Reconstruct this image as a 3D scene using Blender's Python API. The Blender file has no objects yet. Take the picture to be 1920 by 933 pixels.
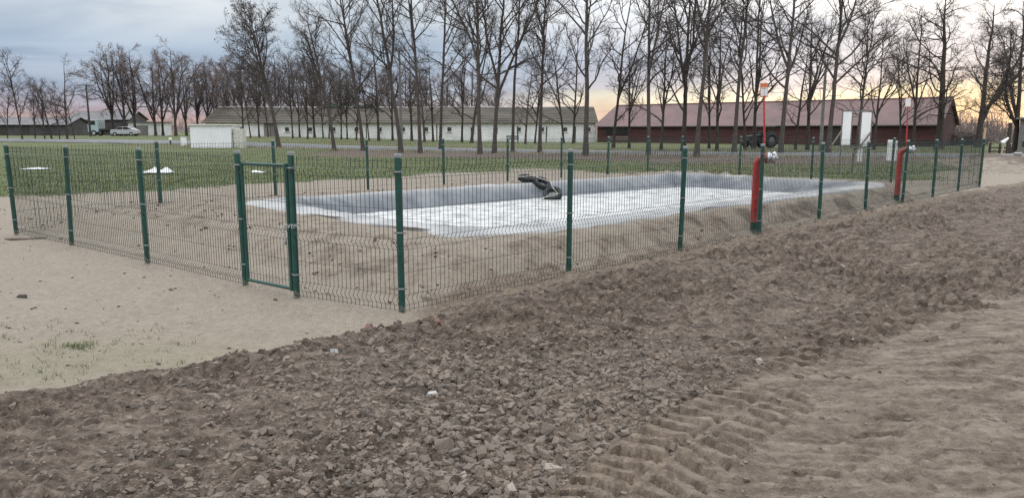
import bpy, bmesh, math
import numpy as np
from mathutils import Vector

# ------------------------------------------------------------------ camera, sky, sun, exposure
S = bpy.context.scene
COL = S.collection
PI = math.pi
FPX, CX, CY, YH, CAMH = 1380.0, 960.0, 466.5, 246.0, 1.75      # lens of the photograph in its own pixels
PITCH = math.atan((CY - YH) / FPX)
cam_d = bpy.data.cameras.new('camera')
cam = bpy.data.objects.new('camera', cam_d)
COL.objects.link(cam)
cam.location = (0, 0, CAMH)
cam.rotation_euler = (PI / 2 - PITCH, 0, 0)
cam_d.sensor_width = 36.0
cam_d.lens = FPX / 1920 * 36.0
cam_d.clip_end = 8000
cam_d.clip_start = 0.05
S.camera = cam

SUN_AZ = math.radians(31)          # to the right of straight ahead
SUN_EL = math.radians(7)
w = bpy.data.worlds.new('World')
S.world = w
w.use_nodes = True
wn, wl = w.node_tree.nodes, w.node_tree.links
wn.clear()


def nd(nodes, typ, **kw):
    n = nodes.new(typ)
    for k, v in kw.items():
        setattr(n, k, v)
    return n


def mth(nodes, links, op, a, b=None, clamp=False):
    n = nodes.new('ShaderNodeMath')
    n.operation = op
    n.use_clamp = clamp
    for i, v in enumerate((a, b)):
        if v is None:
            continue
        if isinstance(v, (int, float)):
            n.inputs[i].default_value = v
        else:
            links.new(v, n.inputs[i])
    return n.outputs[0]


def ramp(nodes, links, fac, stops, interp='LINEAR'):
    n = nodes.new('ShaderNodeValToRGB')
    n.color_ramp.interpolation = interp
    el = n.color_ramp.elements
    while len(el) < len(stops):
        el.new(0.5)
    for e, (p, c) in zip(el, stops):
        e.position = p
        if not hasattr(c, '__len__'):
            c = (c, c, c)
        e.color = (*c, 1)
    links.new(fac, n.inputs[0])
    return n.outputs[0]


def mixc(nodes, links, fac, a, b, mode='MIX'):
    n = nodes.new('ShaderNodeMix')
    n.data_type = 'RGBA'
    n.blend_type = mode
    n.clamp_factor = True
    for sock, v in ((n.inputs[0], fac), (n.inputs[6], a), (n.inputs[7], b)):
        if isinstance(v, (int, float)):
            sock.default_value = v
        elif isinstance(v, tuple):
            sock.default_value = (*v, 1)
        else:
            links.new(v, sock)
    return n.outputs[2]


tc = nd(wn, 'ShaderNodeTexCoord')
sep = nd(wn, 'ShaderNodeSeparateXYZ')
wl.new(tc.outputs['Generated'], sep.inputs[0])
zc = mth(wn, wl, 'MAXIMUM', sep.outputs[2], 0.0)
# cloud deck seen from below: direction projected on a flat ceiling
den = mth(wn, wl, 'ADD', zc, 0.10)
cmb = nd(wn, 'ShaderNodeCombineXYZ')
wl.new(mth(wn, wl, 'DIVIDE', sep.outputs[0], den), cmb.inputs[0])
wl.new(mth(wn, wl, 'DIVIDE', sep.outputs[1], den), cmb.inputs[1])
cn = nd(wn, 'ShaderNodeTexNoise')
cn.inputs['Scale'].default_value = 0.62
cn.inputs['Detail'].default_value = 7
cn.inputs['Roughness'].default_value = 0.52
cn.inputs['Distortion'].default_value = 0.55
wl.new(cmb.outputs[0], cn.inputs['Vector'])
cloud = ramp(wn, wl, cn.outputs['Fac'], [(0.36, 0.0), (0.62, 1.0)], 'EASE')
# elevation moved a little by the clouds so that bands are ragged
zj = mth(wn, wl, 'ADD', zc, mth(wn, wl, 'MULTIPLY', mth(wn, wl, 'SUBTRACT', cn.outputs['Fac'], 0.5), 0.055))
zs = mth(wn, wl, 'MULTIPLY', zj, 4.0, True)          # 0 .. 0.25 of sin(elevation) over the ramp
away = ramp(wn, wl, zs, [(0.0, (.30, .25, .28)), (0.045, (.49, .34, .31)), (0.09, (.42, .35, .39)), (0.20, (.32, .38, .49)),
                         (0.40, (.37, .46, .58)), (0.60, (.54, .59, .64)), (1.0, (.64, .67, .71))])
toward = ramp(wn, wl, zs, [(0.0, (.56, .42, .36)), (0.06, (.78, .55, .42)), (0.11, (1.0, .77, .50)), (0.17, (1.05, .95, .70)),
                           (0.22, (.66, .62, .65)), (0.34, (.52, .55, .65)), (0.50, (.66, .69, .77)), (0.62, (1.0, 1.0, 1.0)), (1.0, (.80, .82, .86))])
dotn = nd(wn, 'ShaderNodeVectorMath', operation='DOT_PRODUCT')
wl.new(tc.outputs['Generated'], dotn.inputs[0])
dotn.inputs[1].default_value = (math.sin(SUN_AZ), math.cos(SUN_AZ), 0.03)
gl = ramp(wn, wl, mth(wn, wl, 'MAXIMUM', dotn.outputs['Value'], 0.0), [(0.72, 0.0), (0.84, .12), (0.93, .72), (0.985, 1.0)], 'EASE')
base = mixc(wn, wl, gl, away, toward)
mod = ramp(wn, wl, cloud, [(0.0, (.84, .87, .91)), (1.0, (1.18, 1.15, 1.12))])
base = mixc(wn, wl, 1.0, base, mod, 'MULTIPLY')
zen = mth(wn, wl, 'ADD', 1.0, mth(wn, wl, 'MULTIPLY', mth(wn, wl, 'MAXIMUM', mth(wn, wl, 'SUBTRACT', zc, .12), 0.0), 2.7))     # an overcast sky brightens towards the zenith
vs = nd(wn, 'ShaderNodeVectorMath', operation='SCALE')
wl.new(base, vs.inputs[0])
wl.new(zen, vs.inputs['Scale'])
base = vs.outputs[0]
sky = nd(wn, 'ShaderNodeTexSky', sky_type='NISHITA')
sky.sun_disc = False
sky.sun_elevation = SUN_EL
sky.sun_rotation = SUN_AZ
skm = nd(wn, 'ShaderNodeMix', data_type='RGBA', blend_type='ADD')
skm.inputs[0].default_value = 0.006            # thin clear air between the clouds
wl.new(base, skm.inputs[6])
wl.new(sky.outputs[0], skm.inputs[7])
bg = nd(wn, 'ShaderNodeBackground')
bg.inputs['Strength'].default_value = 1.03
wl.new(skm.outputs[2], bg.inputs['Color'])
wo = nd(wn, 'ShaderNodeOutputWorld')
wl.new(bg.outputs[0], wo.inputs['Surface'])

sd_ = bpy.data.lights.new('sun', 'SUN')
sd_.energy = 0.5
sd_.angle = math.radians(25)
sd_.color = (1.0, .86, .70)
sun = bpy.data.objects.new('sun', sd_)
COL.objects.link(sun)
sdir = Vector((math.sin(SUN_AZ) * math.cos(SUN_EL), math.cos(SUN_AZ) * math.cos(SUN_EL), math.sin(SUN_EL)))
sun.rotation_euler = sdir.to_track_quat('Z', 'Y').to_euler()
sun.location = sdir * 60

S.view_settings.view_transform = 'Standard'
S.view_settings.look = 'None'
S.view_settings.gamma = 1
S.view_settings.use_curve_mapping = False
S.view_settings.exposure = 0.10
S.cycles.max_bounces = 5
S.cycles.diffuse_bounces = 3
S.cycles.use_denoising = False

# ------------------------------------------------------------------ helpers
RNG = np.random.default_rng(7)


def sstep(t):
    t = np.clip(t, 0, 1)
    return t * t * (3 - 2 * t)


def _hash(ix, iy, seed):
    h = (ix.astype(np.int64) * 374761393 + iy.astype(np.int64) * 668265263 + seed * 974634777) & 0xFFFFFFFF
    h = ((h ^ (h >> 13)) * 1274126177) & 0xFFFFFFFF
    h = (h ^ (h >> 16)) & 0xFFFFFFFF
    h = (h * 2246822519) & 0xFFFFFFFF
    return ((h ^ (h >> 15)) & 0xFFFFFF) / float(0xFFFFFF)


def noise(x, y, seed=0):
    """gradient noise, about -1..1"""
    ix, iy = np.floor(x), np.floor(y)
    fx, fy = x - ix, y - iy
    u, v = fx * fx * fx * (fx * (fx * 6 - 15) + 10), fy * fy * fy * (fy * (fy * 6 - 15) + 10)

    def g(dx, dy):
        a = _hash(ix + dx, iy + dy, seed) * 2 * PI
        return np.cos(a) * (fx - dx) + np.sin(a) * (fy - dy)
    return 1.5 * ((g(0, 0) * (1 - u) + g(1, 0) * u) * (1 - v) + (g(0, 1) * (1 - u) + g(1, 1) * u) * v)


def fbm(x, y, f, octv, seed=0, gain=.5):
    s, a = 0, 1.0
    for o in range(octv):
        s = s + a * noise(x * f + o * 17.3, y * f - o * 9.1, seed + o)
        f *= 2.03
        a *= gain
    return s


def worley(x, y, f, seed):
    """distance to the nearest and second-nearest cell point, and a random number of the cell"""
    X, Y = x * f, y * f
    ix, iy = np.floor(X), np.floor(Y)
    b1 = np.full(X.shape, 9.0)
    b2 = np.full(X.shape, 9.0)
    rid = np.zeros(X.shape)
    for dx in (-1, 0, 1):
        for dy in (-1, 0, 1):
            cx, cy = ix + dx, iy + dy
            px, py = cx + _hash(cx, cy, seed), cy + _hash(cx, cy, seed + 5)
            d = np.hypot(X - px, Y - py)
            r = _hash(cx, cy, seed + 9)
            nb = d < b1
            b2 = np.where(nb, b1, np.minimum(b2, d))
            rid = np.where(nb, r, rid)
            b1 = np.where(nb, d, b1)
    return b1, b2, rid


def link(name, data, parent=None):
    o = bpy.data.objects.new(name, data)
    COL.objects.link(o)
    if parent is not None:
        o.parent = parent
    return o


def tag(o, label=None, cat=None, group=None, kind=None):
    if label:
        o['label'] = label
    if cat:
        o['category'] = cat
    if group:
        o['group'] = group
    if kind:
        o['kind'] = kind
    return o


def mesh_np(name, verts, tris=None, quads=None, mat=None, smooth=False):
    me = bpy.data.meshes.new(name)
    verts = np.asarray(verts, np.float32).reshape(-1, 3)
    nt = 0 if tris is None else len(tris)
    nq = 0 if quads is None else len(quads)
    loops = np.concatenate([np.asarray(a, np.int32).reshape(-1) for a in (tris, quads) if a is not None and len(a)])
    starts = np.concatenate([np.arange(nt) * 3, nt * 3 + np.arange(nq) * 4]).astype(np.int32)
    me.vertices.add(len(verts))
    me.vertices.foreach_set('co', verts.ravel())
    me.loops.add(len(loops))
    me.loops.foreach_set('vertex_index', loops)
    me.polygons.add(nt + nq)
    me.polygons.foreach_set('loop_start', starts)
    me.polygons.foreach_set('use_smooth', np.full(nt + nq, bool(smooth)))
    me.update(calc_edges=True)
    me.validate()
    if mat is not None:
        me.materials.append(mat)
    return me


def tubes(P, R, k):
    """P (B,n,3) polylines, R (B,n) radii -> verts, quads"""
    B, n, _ = P.shape
    T = np.empty_like(P)
    T[:, 1:-1] = P[:, 2:] - P[:, :-2]
    T[:, 0] = P[:, 1] - P[:, 0]
    T[:, -1] = P[:, -1] - P[:, -2]
    T /= np.linalg.norm(T, axis=2, keepdims=True) + 1e-9
    mean = P[:, -1] - P[:, 0]
    ref = np.where((np.abs(mean[:, 2]) > .8 * np.linalg.norm(mean, axis=1))[:, None], np.array([[1., .1, 0]]), np.array([[0, .1, 1.]]))
    U = np.cross(T, ref[:, None, :])
    U /= np.linalg.norm(U, axis=2, keepdims=True) + 1e-9
    V = np.cross(T, U)
    a = np.arange(k) * 2 * PI / k
    ring = P[:, :, None, :] + R[:, :, None, None] * (np.cos(a)[None, None, :, None] * U[:, :, None, :] + np.sin(a)[None, None, :, None] * V[:, :, None, :])
    idx = np.arange(B * n * k).reshape(B, n, k)
    q = np.stack([idx[:, :-1, :], np.roll(idx, -1, 2)[:, :-1, :], np.roll(idx, -1, 2)[:, 1:, :], idx[:, 1:, :]], -1)
    return ring.reshape(-1, 3), q.reshape(-1, 4)


class MB:
    """collects plain shapes into one mesh"""

    def __init__(self):
        self.v, self.f, self.sm = [], [], []

    def add(self, vs, fs, smooth=False):
        b = len(self.v)
        self.v += [tuple(map(float, p)) for p in vs]
        self.f += [tuple(i + b for i in f) for f in fs]
        self.sm += [smooth] * len(fs)
        return self

    def box(self, c, s, rz=0.0, m=None):
        x, y, z = s[0] / 2, s[1] / 2, s[2] / 2
        vs = [(a * x, b * y, d * z) for d in (-1, 1) for a, b in ((-1, -1), (1, -1), (1, 1), (-1, 1))]
        cr, sr = math.cos(rz), math.sin(rz)
        vs = [(c[0] + p[0] * cr - p[1] * sr, c[1] + p[0] * sr + p[1] * cr, c[2] + p[2]) for p in vs]
        return self.add(vs, [(3, 2, 1, 0), (4, 5, 6, 7), (0, 1, 5, 4), (1, 2, 6, 5), (2, 3, 7, 6), (3, 0, 4, 7)])

    def bar(self, p0, p1, w_, h_):
        """square bar between two points"""
        a, b = Vector(p0), Vector(p1)
        t = (b - a).normalized()
        up = Vector((0, 0, 1)) if abs(t.z) < .9 else Vector((0, 1, 0))
        u = t.cross(up).normalized() * (w_ / 2)
        v = u.normalized().cross(t).normalized() * (h_ / 2)
        vs = [a - u - v, a + u - v, a + u + v, a - u + v, b - u - v, b + u - v, b + u + v, b - u + v]
        return self.add(vs, [(3, 2, 1, 0), (4, 5, 6, 7), (0, 1, 5, 4), (1, 2, 6, 5), (2, 3, 7, 6), (3, 0, 4, 7)])

    def tube(self, pts, rad, k=12, cap=True):
        P = np.array(pts, float)[None]
        R = np.broadcast_to(np.asarray(rad, float), (len(pts),))[None]
        v, q = tubes(P, R, k)
        n = len(pts)
        self.add(v, [tuple(f) for f in q], True)
        if cap:
            self.add([v[i] for i in range(k)], [tuple(range(k - 1, -1, -1))])
            self.add([v[(n - 1) * k + i] for i in range(k)], [tuple(range(k))])
        return self

    def lathe(self, prof, k=24, o=(0, 0, 0), axis='z', closed=False):
        """prof: list of (radius, height)"""
        vs, n = [], len(prof)
        for r, h in prof:
            for i in range(k):
                a = 2 * PI * i / k
                p = (r * math.cos(a), r * math.sin(a), h)
                if axis == 'x':
                    p = (h, p[0], p[1])
                if axis == 'y':
                    p = (p[1], h, p[0])
                vs.append((p[0] + o[0], p[1] + o[1], p[2] + o[2]))
        fs = []
        for j in range(n if closed else n - 1):
            j2 = (j + 1) % n
            for i in range(k):
                fs.append((j * k + i, j * k + (i + 1) % k, j2 * k + (i + 1) % k, j2 * k + i))
        return self.add(vs, fs, True)

    def mesh(self, name, mat):
        me = bpy.data.meshes.new(name)
        me.from_pydata(self.v, [], self.f)
        me.polygons.foreach_set('use_smooth', np.array(self.sm, bool))
        me.materials.append(mat)
        me.update()
        return me

    def build(self, name, mat, parent=None, bevel=0):
        o = link(name, self.mesh(name, mat), parent)
        if bevel:
            m = o.modifiers.new('bevel', 'BEVEL')
            m.width = bevel
            m.segments = 2
            m.limit_method = 'ANGLE'
        return o


def empty(name, loc, rz=0.0):
    o = link(name, None)
    o.location = loc
    o.rotation_euler = (0, 0, rz)
    o.empty_display_size = .2
    return o


def copy_tree(o, parent=None):
    c = o.copy()
    COL.objects.link(c)
    c.parent = parent
    for ch in list(o.children):
        copy_tree(ch, c)
    return c


ORD = ['first', 'second', 'third', 'fourth', 'fifth', 'sixth', 'seventh', 'eighth', 'ninth', 'tenth', 'eleventh', 'twelfth', 'thirteenth',
       'fourteenth', 'fifteenth', 'sixteenth', 'seventeenth', 'eighteenth', 'nineteenth', 'twentieth', 'twenty-first', 'twenty-second']


# ------------------------------------------------------------------ materials
def material(name, color, rough=.8, noise_scale=None, var=.25, bump=0.0, bump_scale=None, spec=.5, metal=0.0, streak=None, color2=None, coat=0.0, dist=.02):
    m = bpy.data.materials.new(name)
    m.use_nodes = True
    n, l = m.node_tree.nodes, m.node_tree.links
    b = n['Principled BSDF']
    b.inputs['Roughness'].default_value = rough
    b.inputs['Specular IOR Level'].default_value = spec
    b.inputs['Metallic'].default_value = metal
    b.inputs['Coat Weight'].default_value = coat
    t = nd(n, 'ShaderNodeTexCoord')
    if noise_scale:
        src = t.outputs['Object']
        if streak:
            mp = nd(n, 'ShaderNodeMapping')
            mp.inputs['Scale'].default_value = streak
            l.new(src, mp.inputs[0])
            src = mp.outputs[0]
        tx = nd(n, 'ShaderNodeTexNoise')
        tx.inputs['Scale'].default_value = noise_scale
        tx.inputs['Detail'].default_value = 6
        tx.inputs['Roughness'].default_value = .62
        l.new(src, tx.inputs['Vector'])
        c2 = color2 or tuple(c * (1 - var) for c in color)
        c1 = color if color2 else tuple(min(1, c * (1 + var * .6)) for c in color)
        cc = ramp(n, l, tx.outputs['Fac'], [(.32, c2), (.66, c1)])
        l.new(cc, b.inputs['Base Color'])
        rr = mth(n, l, 'ADD', mth(n, l, 'MULTIPLY', tx.outputs['Fac'], .25), rough - .12, True)
        l.new(rr, b.inputs['Roughness'])
        if bump:
            tb = nd(n, 'ShaderNodeTexNoise')
            tb.inputs['Scale'].default_value = bump_scale or noise_scale * 3
            tb.inputs['Detail'].default_value = 5
            l.new(src, tb.inputs['Vector'])
            bp = nd(n, 'ShaderNodeBump')
            bp.inputs['Strength'].default_value = bump
            bp.inputs['Distance'].default_value = dist
            l.new(tb.outputs['Fac'], bp.inputs['Height'])
            l.new(bp.outputs[0], b.inputs['Normal'])
    else:
        b.inputs['Base Color'].default_value = (*color, 1)
    return m


M = {}
M['green'] = material('green_powder_coat', (.012, .062, .047), .42, 9, .30, .08, 160, spec=.5, dist=.002)


def muddy(m, top, strength=.8):
    """dried mud splashed up from the ground"""
    n, l = m.node_tree.nodes, m.node_tree.links
    b = n['Principled BSDF']
    old = b.inputs['Base Color'].links[0].from_socket
    t = nd(n, 'ShaderNodeTexCoord')
    sp = nd(n, 'ShaderNodeSeparateXYZ')
    l.new(t.outputs['Object'], sp.inputs[0])
    tx = nd(n, 'ShaderNodeTexNoise')
    tx.inputs['Scale'].default_value = 26
    tx.inputs['Detail'].default_value = 5
    l.new(t.outputs['Object'], tx.inputs['Vector'])
    h = mth(n, l, 'SUBTRACT', 1.0, mth(n, l, 'DIVIDE', sp.outputs[2], top))
    f = ramp(n, l, mth(n, l, 'ADD', h, mth(n, l, 'MULTIPLY', mth(n, l, 'SUBTRACT', tx.outputs['Fac'], .5), 2.2)), [(.25, 0.0), (.75, strength)])
    l.new(mixc(n, l, f, old, (.20, .165, .125)), b.inputs['Base Color'])


M['green_gate'] = M['green'].copy()
muddy(M['green'], .13)
M['green_wire'] = material('green_wire', (.010, .027, .022), .45, 20, .3)
M['zinc'] = material('galvanised_zinc', (.52, .53, .53), .38, 40, .35, metal=.85)
M['cap'] = material('weathered_cap', (.20, .22, .21), .6, 30, .3)
M['red'] = material('red_enamel', (.36, .025, .022), .34, 7, .30, .05, 60, spec=.5, dist=.003)
muddy(M['red'], .5, .6)
M['redpole'] = material('red_painted_tube', (.42, .035, .03), .4, 12, .25)
M['orange'] = material('orange_sign_paint', (.62, .17, .075), .5, 14, .15)
M['signwhite'] = material('white_sign_face', (.74, .74, .72), .45, 10, .10)
M['ink'] = material('dark_sign_print', (.10, .10, .11), .6, 20, .2)
M['alu'] = material('cast_aluminium', (.50, .51, .52), .42, 30, .35, .2, 70, metal=.9, dist=.004)
M['rubber'] = material('tyre_rubber', (.017, .018, .021), .66, 25, .4, .3, 120, dist=.004)
M['rope'] = material('pale_rope', (.52, .48, .40), .9, 60, .3)
M['bark'] = material('grey_brown_bark', (.088, .073, .064), .95, 5, .5, .9, 9, dist=.03, streak=(3, 3, .5))
M['bark_dark'] = material('dark_brown_bark', (.062, .049, .043), .95, 5, .5, .9, 9, dist=.03, streak=(3, 3, .5))
M['twig'] = material('bare_twigs', (.085, .067, .060), .95, 2, .35)
M['twig_dark'] = material('dark_bare_twigs', (.100, .080, .073), .95, 2, .35)
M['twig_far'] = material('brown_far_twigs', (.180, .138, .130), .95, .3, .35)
M['seed'] = material('dried_seed_pods', (.045, .030, .022), .9, 3, .4)
M['wood'] = material('weathered_wood', (.17, .14, .11), .9, 6, .4, .4, 20, streak=(1, 1, 6), dist=.01)
M['newwood'] = material('pale_raw_wood', (.48, .36, .21), .8, 8, .3, .2, 30, streak=(1, 1, 6), dist=.005)
M['darkwood'] = material('dark_old_wood', (.055, .047, .040), .9, 6, .4)
M['whitewash'] = material('stained_whitewash', (.84, .84, .82), .9, .55, .18, .5, 4, dist=.05)
M['kiosk'] = material('white_concrete_panel', (.82, .83, .83), .6, 1.2, .06)
M['cream'] = material('cream_enamel', (.60, .60, .53), .55, 3, .1)
M['redwall'] = material('dark_red_boarding', (.085, .036, .034), .85, .9, .45, .6, 6, streak=(.35, .35, 6), dist=.03)
M['redroof'] = material('faded_red_roof_sheet', (.150, .085, .078), .62, .5, .35, .15, 8, dist=.02)
M['mossroof'] = material('mossy_roof_tiles', (.105, .090, .070), .95, .35, .5, .8, 3.0, dist=.05, streak=(.5, 1, 1))
M['ridgecap'] = material('pale_ridge_caps', (.36, .35, .33), .9, 1.5, .4)
M['glassdark'] = material('dark_window_glass', (.02, .022, .025), .12, 3, .3)
M['frame'] = material('grey_window_frame', (.34, .33, .31), .8, 4, .3)
M['greydoor'] = material('grey_plank_door', (.24, .22, .20), .85, 3, .3, streak=(4, 4, .4))
M['concrete'] = material('grey_concrete', (.20, .195, .185), .9, 1.6, .3, .4, 12, dist=.02)
M['greyroof'] = material('grey_roof_sheet', (.17, .165, .165), .85, .6, .3)
M['darkwall'] = material('dark_grey_wall', (.075, .072, .072), .9, .8, .4)
M['carwhite'] = material('white_car_paint', (.42, .43, .45), .3, 2, .1, coat=.4)
M['truck'] = material('pale_blue_cab', (.40, .50, .53), .4, 2, .12)
M['tractor'] = material('dark_tractor_paint', (.032, .034, .034), .5, 4, .3)
M['plastic'] = material('white_plastic', (.78, .79, .78), .5, 5, .08)
M['board'] = material('white_board', (.86, .86, .85), .5, 3, .06)
M['greybar'] = material('grey_steel_bar', (.17, .165, .165), .6, 8, .3)
M['stone'] = material('dusty_stone', (.200, .160, .127), .95, 9, .5, .25, 60, dist=.006)
M['stone_b'] = material('grey_stone', (.168, .134, .106), .95, 9, .55, .25, 60, dist=.006)
M['stone_pale'] = material('pale_stone', (.33, .28, .23), .95, 14, .3, .5, 60, dist=.006)
M['stone_white'] = material('chalky_stone', (.50, .49, .47), .9, 16, .35, .6, 50, dist=.008)
M['grass'] = material('short_grass', (.140, .165, .066), .8, 1.3, .4, color2=(.105, .122, .048))
M['drygrass'] = material('dry_grass', (.34, .28, .175), .9, 1.5, .3)
M['straw'] = material('soil_straw', (.26, .19, .125), .95, 5, .4)
M['asphalt'] = material('worn_asphalt', (.155, .158, .162), .62, 1.1, .22, .3, 40, dist=.01)

# liner: grey membrane with a sheen
LM = bpy.data.materials.new('grey_pond_liner')
LM.use_nodes = True
n_, l_ = LM.node_tree.nodes, LM.node_tree.links
lb_ = n_['Principled BSDF']
lt_ = nd(n_, 'ShaderNodeTexCoord')
la_ = nd(n_, 'ShaderNodeAttribute', attribute_name='dust')
ln1 = nd(n_, 'ShaderNodeTexNoise')
ln1.inputs['Scale'].default_value = 1.7
ln1.inputs['Detail'].default_value = 6
l_.new(lt_.outputs['Object'], ln1.inputs['Vector'])
df = mth(n_, l_, 'ADD', la_.outputs['Fac'], mth(n_, l_, 'MULTIPLY', mth(n_, l_, 'SUBTRACT', ln1.outputs['Fac'], .5), .8), True)
wet = ramp(n_, l_, ln1.outputs['Fac'], [(.3, (.078, .086, .096)), (.7, (.132, .142, .153))])
dry = ramp(n_, l_, ln1.outputs['Fac'], [(.3, (.27, .268, .26)), (.7, (.41, .40, .38))])
l_.new(mixc(n_, l_, df, wet, dry), lb_.inputs['Base Color'])
l_.new(ramp(n_, l_, df, [(0, .42), (1, .7)]), lb_.inputs['Roughness'])
lbp = nd(n_, 'ShaderNodeBump')
lbp.inputs['Strength'].default_value = .3
lbp.inputs['Distance'].default_value = .015
ln2 = nd(n_, 'ShaderNodeTexNoise')
ln2.inputs['Scale'].default_value = 7
l_.new(lt_.outputs['Object'], ln2.inputs['Vector'])
l_.new(ln2.outputs['Fac'], lbp.inputs['Height'])
l_.new(lbp.outputs[0], lb_.inputs['Normal'])
M['liner'] = LM

# ground: one material, its zones are masks carried by the mesh
GM = bpy.data.materials.new('ground_soil')
GM.use_nodes = True
gn, gll = GM.node_tree.nodes, GM.node_tree.links
gb = gn['Principled BSDF']
gb.inputs['Specular IOR Level'].default_value = .25
gt = nd(gn, 'ShaderNodeTexCoord')


def gnoise(scale, detail=6, rough=.6, dist=0.0):
    t = nd(gn, 'ShaderNodeTexNoise')
    t.inputs['Scale'].default_value = scale
    t.inputs['Detail'].default_value = detail
    t.inputs['Roughness'].default_value = rough
    t.inputs['Distortion'].default_value = dist
    gll.new(gt.outputs['Object'], t.inputs['Vector'])
    return t.outputs['Fac']


at1 = nd(gn, 'ShaderNodeAttribute', attribute_name='mask')
at2 = nd(gn, 'ShaderNodeAttribute', attribute_name='mask2')
s1 = nd(gn, 'ShaderNodeSeparateColor')
s2 = nd(gn, 'ShaderNodeSeparateColor')
gll.new(at1.outputs['Color'], s1.inputs[0])
gll.new(at2.outputs['Color'], s2.inputs[0])
n_big, n_mid, n_fine, n_grit = gnoise(.45, 4), gnoise(2.6, 6), gnoise(17, 6, .65), gnoise(95, 4, .7)
sandc = ramp(gn, gll, n_mid, [(.30, (.226, .187, .145)), (.70, (.322, .273, .216))])
sandc = mixc(gn, gll, .55, sandc, ramp(gn, gll, n_fine, [(.30, (.180, .146, .112)), (.66, (.335, .284, .224))]))
dirtc = ramp(gn, gll, n_fine, [(.36, (.043, .031, .024)), (.50, (.116, .088, .067)), (.63, (.232, .181, .141))])
n_str = nd(gn, 'ShaderNodeTexNoise')
n_str.inputs['Scale'].default_value = 5.0
n_str.inputs['Detail'].default_value = 6
n_str.inputs['Roughness'].default_value = .68
gmp = nd(gn, 'ShaderNodeMapping')
gmp.inputs['Rotation'].default_value = (0, 0, math.radians(-38))
gmp.inputs['Scale'].default_value = (.45, 1.8, 1)
gll.new(gt.outputs['Object'], gmp.inputs[0])
gll.new(gmp.outputs[0], n_str.inputs['Vector'])
n_str = n_str.outputs['Fac']
dirtc = mixc(gn, gll, .5, dirtc, ramp(gn, gll, n_str, [(.39, (.043, .031, .024)), (.5, (.118, .090, .069)), (.60, (.240, .189, .147))]))  # soil tones with raised contrast: dark and pale streaks also stand in for clod shading
grassc = ramp(gn, gll, n_mid, [(.28, (.084, .102, .038)), (.50, (.112, .136, .052)), (.72, (.170, .160, .082))])
grassc = mixc(gn, gll, .45, grassc, ramp(gn, gll, n_fine, [(.3, (.060, .080, .028)), (.7, (.135, .150, .064))]))
grassc = mixc(gn, gll, ramp(gn, gll, n_big, [(.50, 0.0), (.72, .65)]), grassc, ramp(gn, gll, n_fine, [(.3, (.10, .085, .045)), (.7, (.20, .165, .095))]))
litterc = ramp(gn, gll, n_fine, [(.3, (.070, .052, .042)), (.7, (.19, .145, .115))])
trackc = ramp(gn, gll, n_str, [(.38, (.074, .054, .040)), (.5, (.162, .126, .096)), (.61, (.268, .217, .168))])
trackc = mixc(gn, gll, .4, trackc, ramp(gn, gll, n_fine, [(.36, (.074, .054, .040)), (.64, (.25, .200, .155))]))


def edge(fac, nse, k=.5):
    return ramp(gn, gll, mth(gn, gll, 'ADD', fac, mth(gn, gll, 'MULTIPLY', mth(gn, gll, 'SUBTRACT', nse, .5), k)), [(.40, 0.0), (.60, 1.0)])


c = mixc(gn, gll, edge(s1.outputs[2], n_mid, .9), sandc, trackc)
c = mixc(gn, gll, edge(s1.outputs[0], n_fine, .9), c, dirtc)
c = mixc(gn, gll, edge(s1.outputs[1], n_mid, 1.1), c, grassc)
c = mixc(gn, gll, edge(s2.outputs[0], n_mid, 1.0), c, litterc)
c = mixc(gn, gll, edge(s2.outputs[1], n_fine, 1.2), c, ramp(gn, gll, n_fine, [(.34, (.090, .066, .048)), (.66, (.245, .190, .142))]))
c = mixc(gn, gll, mth(gn, gll, 'MULTIPLY', s2.outputs[2], .22), c, (.135, .150, .055))      # algae and moss on the sand
c = mixc(gn, gll, 1.0, c, ramp(gn, gll, n_grit, [(.25, .72), (.7, 1.14)]), 'MULTIPLY')
gll.new(c, gb.inputs['Base Color'])
gll.new(ramp(gn, gll, n_mid, [(.3, .82), (.7, .98)]), gb.inputs['Roughness'])
bh = mth(gn, gll, 'ADD', mth(gn, gll, 'MULTIPLY', n_fine, 1.0), mth(gn, gll, 'MULTIPLY', n_grit, .35))
gbp = nd(gn, 'ShaderNodeBump')
gbp.inputs['Strength'].default_value = .75
gbp.inputs['Distance'].default_value = .026
gll.new(bh, gbp.inputs['Height'])
gll.new(gbp.outputs[0], gb.inputs['Normal'])

# milky, half-frozen water: pale skin broken by grey ripples
WM = bpy.data.materials.new('milky_rippled_water')
WM.use_nodes = True
qn, ql = WM.node_tree.nodes, WM.node_tree.links
qb = qn['Principled BSDF']
qt = nd(qn, 'ShaderNodeTexCoord')
qm = nd(qn, 'ShaderNodeMapping')
qm.inputs['Rotation'].default_value = (0, 0, math.radians(-12))
qm.inputs['Scale'].default_value = (.8, 2.2, 1)
ql.new(qt.outputs['Object'], qm.inputs[0])
q1 = nd(qn, 'ShaderNodeTexNoise')
q1.inputs['Scale'].default_value = 4.2
q1.inputs['Detail'].default_value = 5
q1.inputs['Distortion'].default_value = .8
ql.new(qm.outputs[0], q1.inputs['Vector'])
q2 = nd(qn, 'ShaderNodeTexNoise')
q2.inputs['Scale'].default_value = .35
ql.new(qt.outputs['Object'], q2.inputs['Vector'])
ql.new(ramp(qn, ql, q1.outputs['Fac'], [(.40, (.28, .30, .30)), (.48, (.56, .56, .53)), (.57, (.75, .735, .69))]), qb.inputs['Base Color'])
qb.inputs['Roughness'].default_value = .22
qb.inputs['IOR'].default_value = 1.33
qbp = nd(qn, 'ShaderNodeBump')
qbp.inputs['Strength'].default_value = .5
qbp.inputs['Distance'].default_value = .09
ql.new(q1.outputs['Fac'], qbp.inputs['Height'])
ql.new(qbp.outputs[0], qb.inputs['Normal'])


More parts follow.
